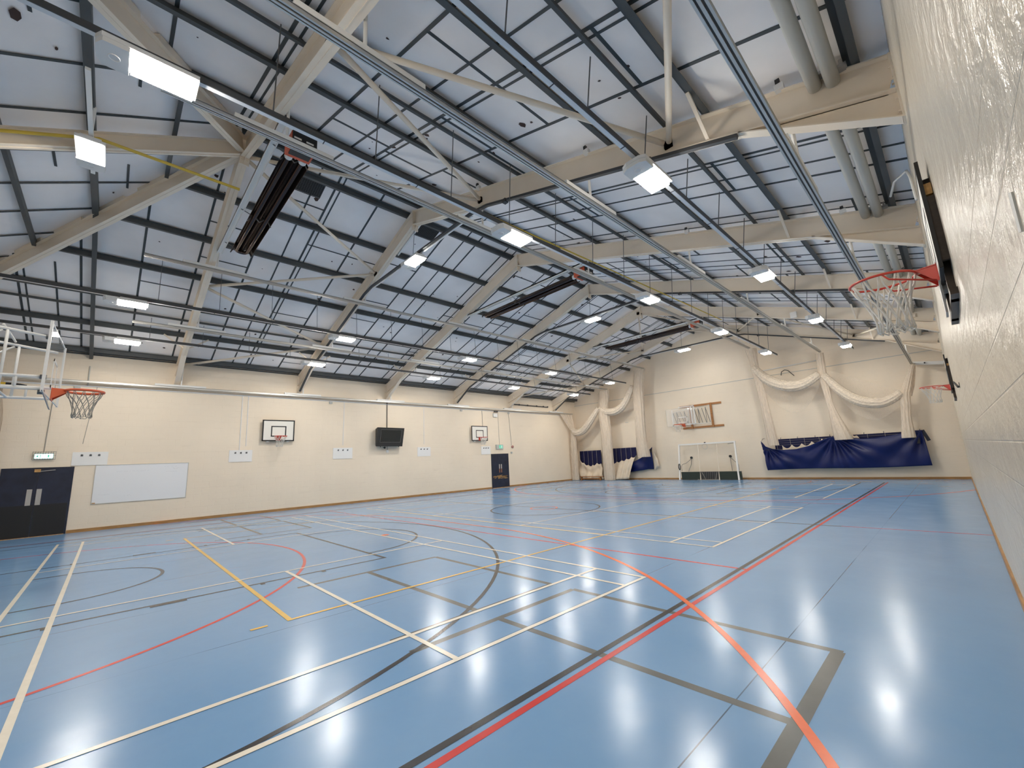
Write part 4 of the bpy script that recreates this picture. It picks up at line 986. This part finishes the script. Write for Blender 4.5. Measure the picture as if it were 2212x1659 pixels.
# long blue crash sheet on the glossy wall side
t = thing('screen_band', 'dark mesh covered band and scalloped cream cloth behind the long blue crash sheet', 'screen', (12.6, 26.2, 1.5))
m = MB(); m.box(9.9, 15.3, 26.20, 26.23, 1.55, 2.06); m.build('blue_panel', 'purple', t)
m = MB()
for i in range(9): x = 10.0 + .62 * i; m.box(x - .006, x + .006, 26.192, 26.20, 1.55, 2.06)
for z in (1.75, 1.86, 1.97): m.box(9.9, 15.3, 26.192, 26.20, z - .004, z + .004)
m.build('net_seam', 'cordg', t)
m = MB(True); m.grid(lambda u, v: (10.25 + 2.15 * u, 26.12 - .03 * math.sin(u * 30), (1.62 + .12 * u ** 2 * 3 + .16 * (1 - abs(math.sin(PI * 5 * u))) - .05) * (1 - v) + 1.35 * v), 60, 6); m.build('scalloped_cloth', 'cloth', t, smooth=True, solid=.01)
m = MB(True); m.grid(lambda u, v: (12.95 + .5 * u + .2 * v, 26.12 - .05 * math.sin(u * 9), 2.25 - .5 * u * u - .5 * v + .1 * math.sin(9 * u)), 12, 6); m.build('cloth_end', 'cloth', t, smooth=True, solid=.01)
t = thing('crash_sheet', 'long shiny blue vinyl sheet slung along the gable wall below the nets', 'sheet', (12.5, 26.0, .5))
UP = [(9.36, 2.03), (9.56, 1.72), (9.85, 1.58), (10.3, 1.50), (10.9, 1.52), (11.5, 1.66), (12.05, 1.90), (12.5, 2.05), (12.95, 1.96), (13.5, 1.86), (14.0, 1.86), (14.5, 1.92), (15.0, 2.00), (15.35, 2.08), (15.58, 2.08)]
def crash(u, v):
    k = u * (len(UP) - 1); i = min(len(UP) - 2, int(k)); a = Vector(UP[i]).lerp(Vector(UP[i + 1]), k - i); x = a.x
    xb = 9.50 + (15.66 - 9.50) * (x - 9.36) / 6.22; zb = .50 + .06 * math.sin((x - 9.5) * 1.1) * .4 + .0145 * (x - 9.5)
    f = 0
    for (px, pz, w2, s) in ((9.6, 1.7, 6, .05), (12.5, 2.05, 7, .06), (15.55, 2.05, 5, .05)):
        dx, dz = x - px, (a.y + (zb - a.y) * v) - pz; ang = math.atan2(dz, dx); d = math.hypot(dx, dz)
        f += s * math.sin(ang * w2 * 2.2) * math.exp(-d * .75) * min(1, d * 2)
    f += .02 * math.sin(2.2 * x + 6 * v) + .05 * v * math.sin(PI * v)
    return (x + (xb - x) * v, 25.84 - f * 1.6, a.y + (zb - a.y) * v)
m = MB(True); m.grid(crash, 150, 30); m.build('sheet', 'vinyl', t, smooth=True, solid=.008)
for x in (9.62, 15.35): m = MB(); m.box(x - .09, x + .09, 25.84, 25.86, 1.50 if x < 10 else 1.52, 1.60 if x < 10 else 1.85); m.build('strap_patch', 'black', t)
for x in (9.42, 12.5, 15.5): m = MB(); m.tube([(x, YF, 2.14), (x, 25.95, 2.12), (x, 25.82, 2.02)], .012, 6); m.build('wall_tie', 'chain', t)
m = MB(); m.bar((15.58, 26.0, 2.08), (15.72, 26.0, 1.62), .12, .03, (0, 1, 0)); m.build('hanging_strap', 'navy', t)
for x in (10.2, 10.95, 11.7, 12.3, 13.6, 14.3, 15.0): m = MB(); m.tube([(x, YF, 2.14), (x, YF - .06, 2.12), (x, YF - .06, 2.04)], .012, 6); tag(m.build('wall_hook', 'chain'), 'tiny wall hook, one of seven along the top of the blue crash sheet', 'hook', 'hooks above the blue crash sheet')
# indoor hockey goal
t = thing('hockey_goal', 'white framed indoor hockey goal with dark green boards leaning at the gable wall', 'goal', (6.45, 25.9, 0))
yf, yt = 25.62, 26.06
for x, xt in ((4.80, 4.78), (8.10, 7.98)):
    m = MB(); m.bar((x, yf, 0), (xt, yt, 2.08), .08, .08, (0, 1, 0)); m.build('post', 'white', t)
m = MB(); m.bar((4.75, yt, 2.08), (8.02, yt, 2.08), .08, .08); m.build('crossbar', 'white', t)
for x, xt in ((6.02, 5.93), (7.06, 7.02)):
    m = MB(); m.tube([(x, yf + .03, 0), (xt, yt, 2.06)], .024, 8); m.build('stay', 'cream', t)
for x0, x1 in ((4.90, 6.0), (7.08, 8.24)):
    m = MB(); m.box(x0, x1, 25.68, 25.76, .02, .47); m.build('board', 'matgreen', t)
m = MB(); m.box(6.0, 7.08, 25.72, 25.76, .04, .47); bb = m.build('back_screen', 'mesh', t)
m = MB()
for i in range(9): x = 6.06 + .12 * i; m.tube([(x, 25.70, .05), (x + .06, 25.71, .46)], .004, 4)
m.tube([(5.85, 25.66, .03), (6.5, 25.64, .02), (7.1, 25.66, .03)], .02, 6); m.tube([(6.12, 25.66, .45), (6.25, 25.64, .2), (6.3, 25.64, .03)], .012, 5); m.tube([(6.98, 25.66, .45), (6.9, 25.64, .2), (6.85, 25.64, .03)], .012, 5)
m.build('net', 'cordg', bb)
m = MB(); m.tube([(4.84 + .05 * math.cos(q * PI / 8), 25.66, .77 + .17 * math.sin(q * PI / 8)) for q in range(16)], .025, 6, True); m.build('post_strap', 'black', t)
m = MB(); m.tube([(7.62, yt - .05, 1.98), (7.98, yt - .03, 2.02)], .012, 5); m.build('corner_brace', 'chain', t)
t = thing('hoop', 'small white wire hoop hooked on the hockey goal crossbar', 'hoop', (6.35, 25.98, 1.75))
m = MB(); m.tube([(6.35 + .15 * math.cos(q * PI / 14), 25.98, 1.90 + .15 * math.sin(q * PI / 14)) for q in range(28)], .009, 6, True); m.build('wire_ring', 'tubegrey', t, smooth=True)
m = MB(); m.box(6.32, 6.38, 26.0, 26.1, 2.11, 2.16); m.build('hook', 'black', t)
for x, s, lb in ((5.36, -1, 'black wall pad with rope tied towards the strapped goal post'), (7.58, 1, 'black wall pad with rope tied towards the unstrapped goal post')):
    t = thing('wall_tether', lb, 'rope', (x, YF, .5), group='tether ropes behind the hockey goal')
    m = MB(); m.tube([(x, YF, 1.28), (x, YF - .05, 1.28)], .075, 12); m.build('pad', 'black', t)
    m = MB(); m.tube([(x, YF - .05, 1.24), (x + s * .02, YF - .1, .9), (x + s * .12, YF - .35, .50)], .014, 6); m.build('hanging_rope', 'chain', t)
    m = MB(); m.tube(smoothpts([(x, YF - .05, 1.22), (x + s * .28, YF - .2, .98), (x + s * .48, YF - .38, .86), (x + s * .50, YF - .42, .5)], 5), .012, 6); m.build('slack_rope', 'chain', t)
# fittings on the gable wall
m = MB(); m.tube([(10.68, YF - .02, 5.40), (10.72, YF - .02, 5.58), (10.88, YF - .02, 5.66), (11.02, YF - .02, 5.60), (11.26, YF - .02, 5.28)], .018, 6); tag(m.build('bent_pipe', 'conduit', smooth=True), 'dark hooked cable end on the gable wall above the first swag', 'cable')
m = MB(); m.box(1.08, 1.30, YF - .015, YF, 3.80, 3.84); tag(m.build('wall_mark', 'signbox'), 'small dark label strip on the gable wall between net columns', 'label')
t = thing('wall_rail', 'white beam on the gable wall reaching from the outer net track to the glossy wall', 'beam', (16.2, 26.0, 4.9))
m = MB(); m.bar((15.68, 25.92, 4.99), (16.68, 25.92, 4.82), .10, .14); m.build('beam', 'white', t)
m = MB(); m.tube([(16.12, 25.86, 4.92), (16.12, 25.82, 4.92)], .03, 8); m.build('bolt', 'black', t)
m = MB(); m.tube([(XL + 12.9, YF - .04, 5.80), (XL + 15.7, YF - .04, 5.88)], .03, 8); tag(m.build('gable_bar', 'white', smooth=True), 'white tube across the gable wall behind the first swag', 'bar')
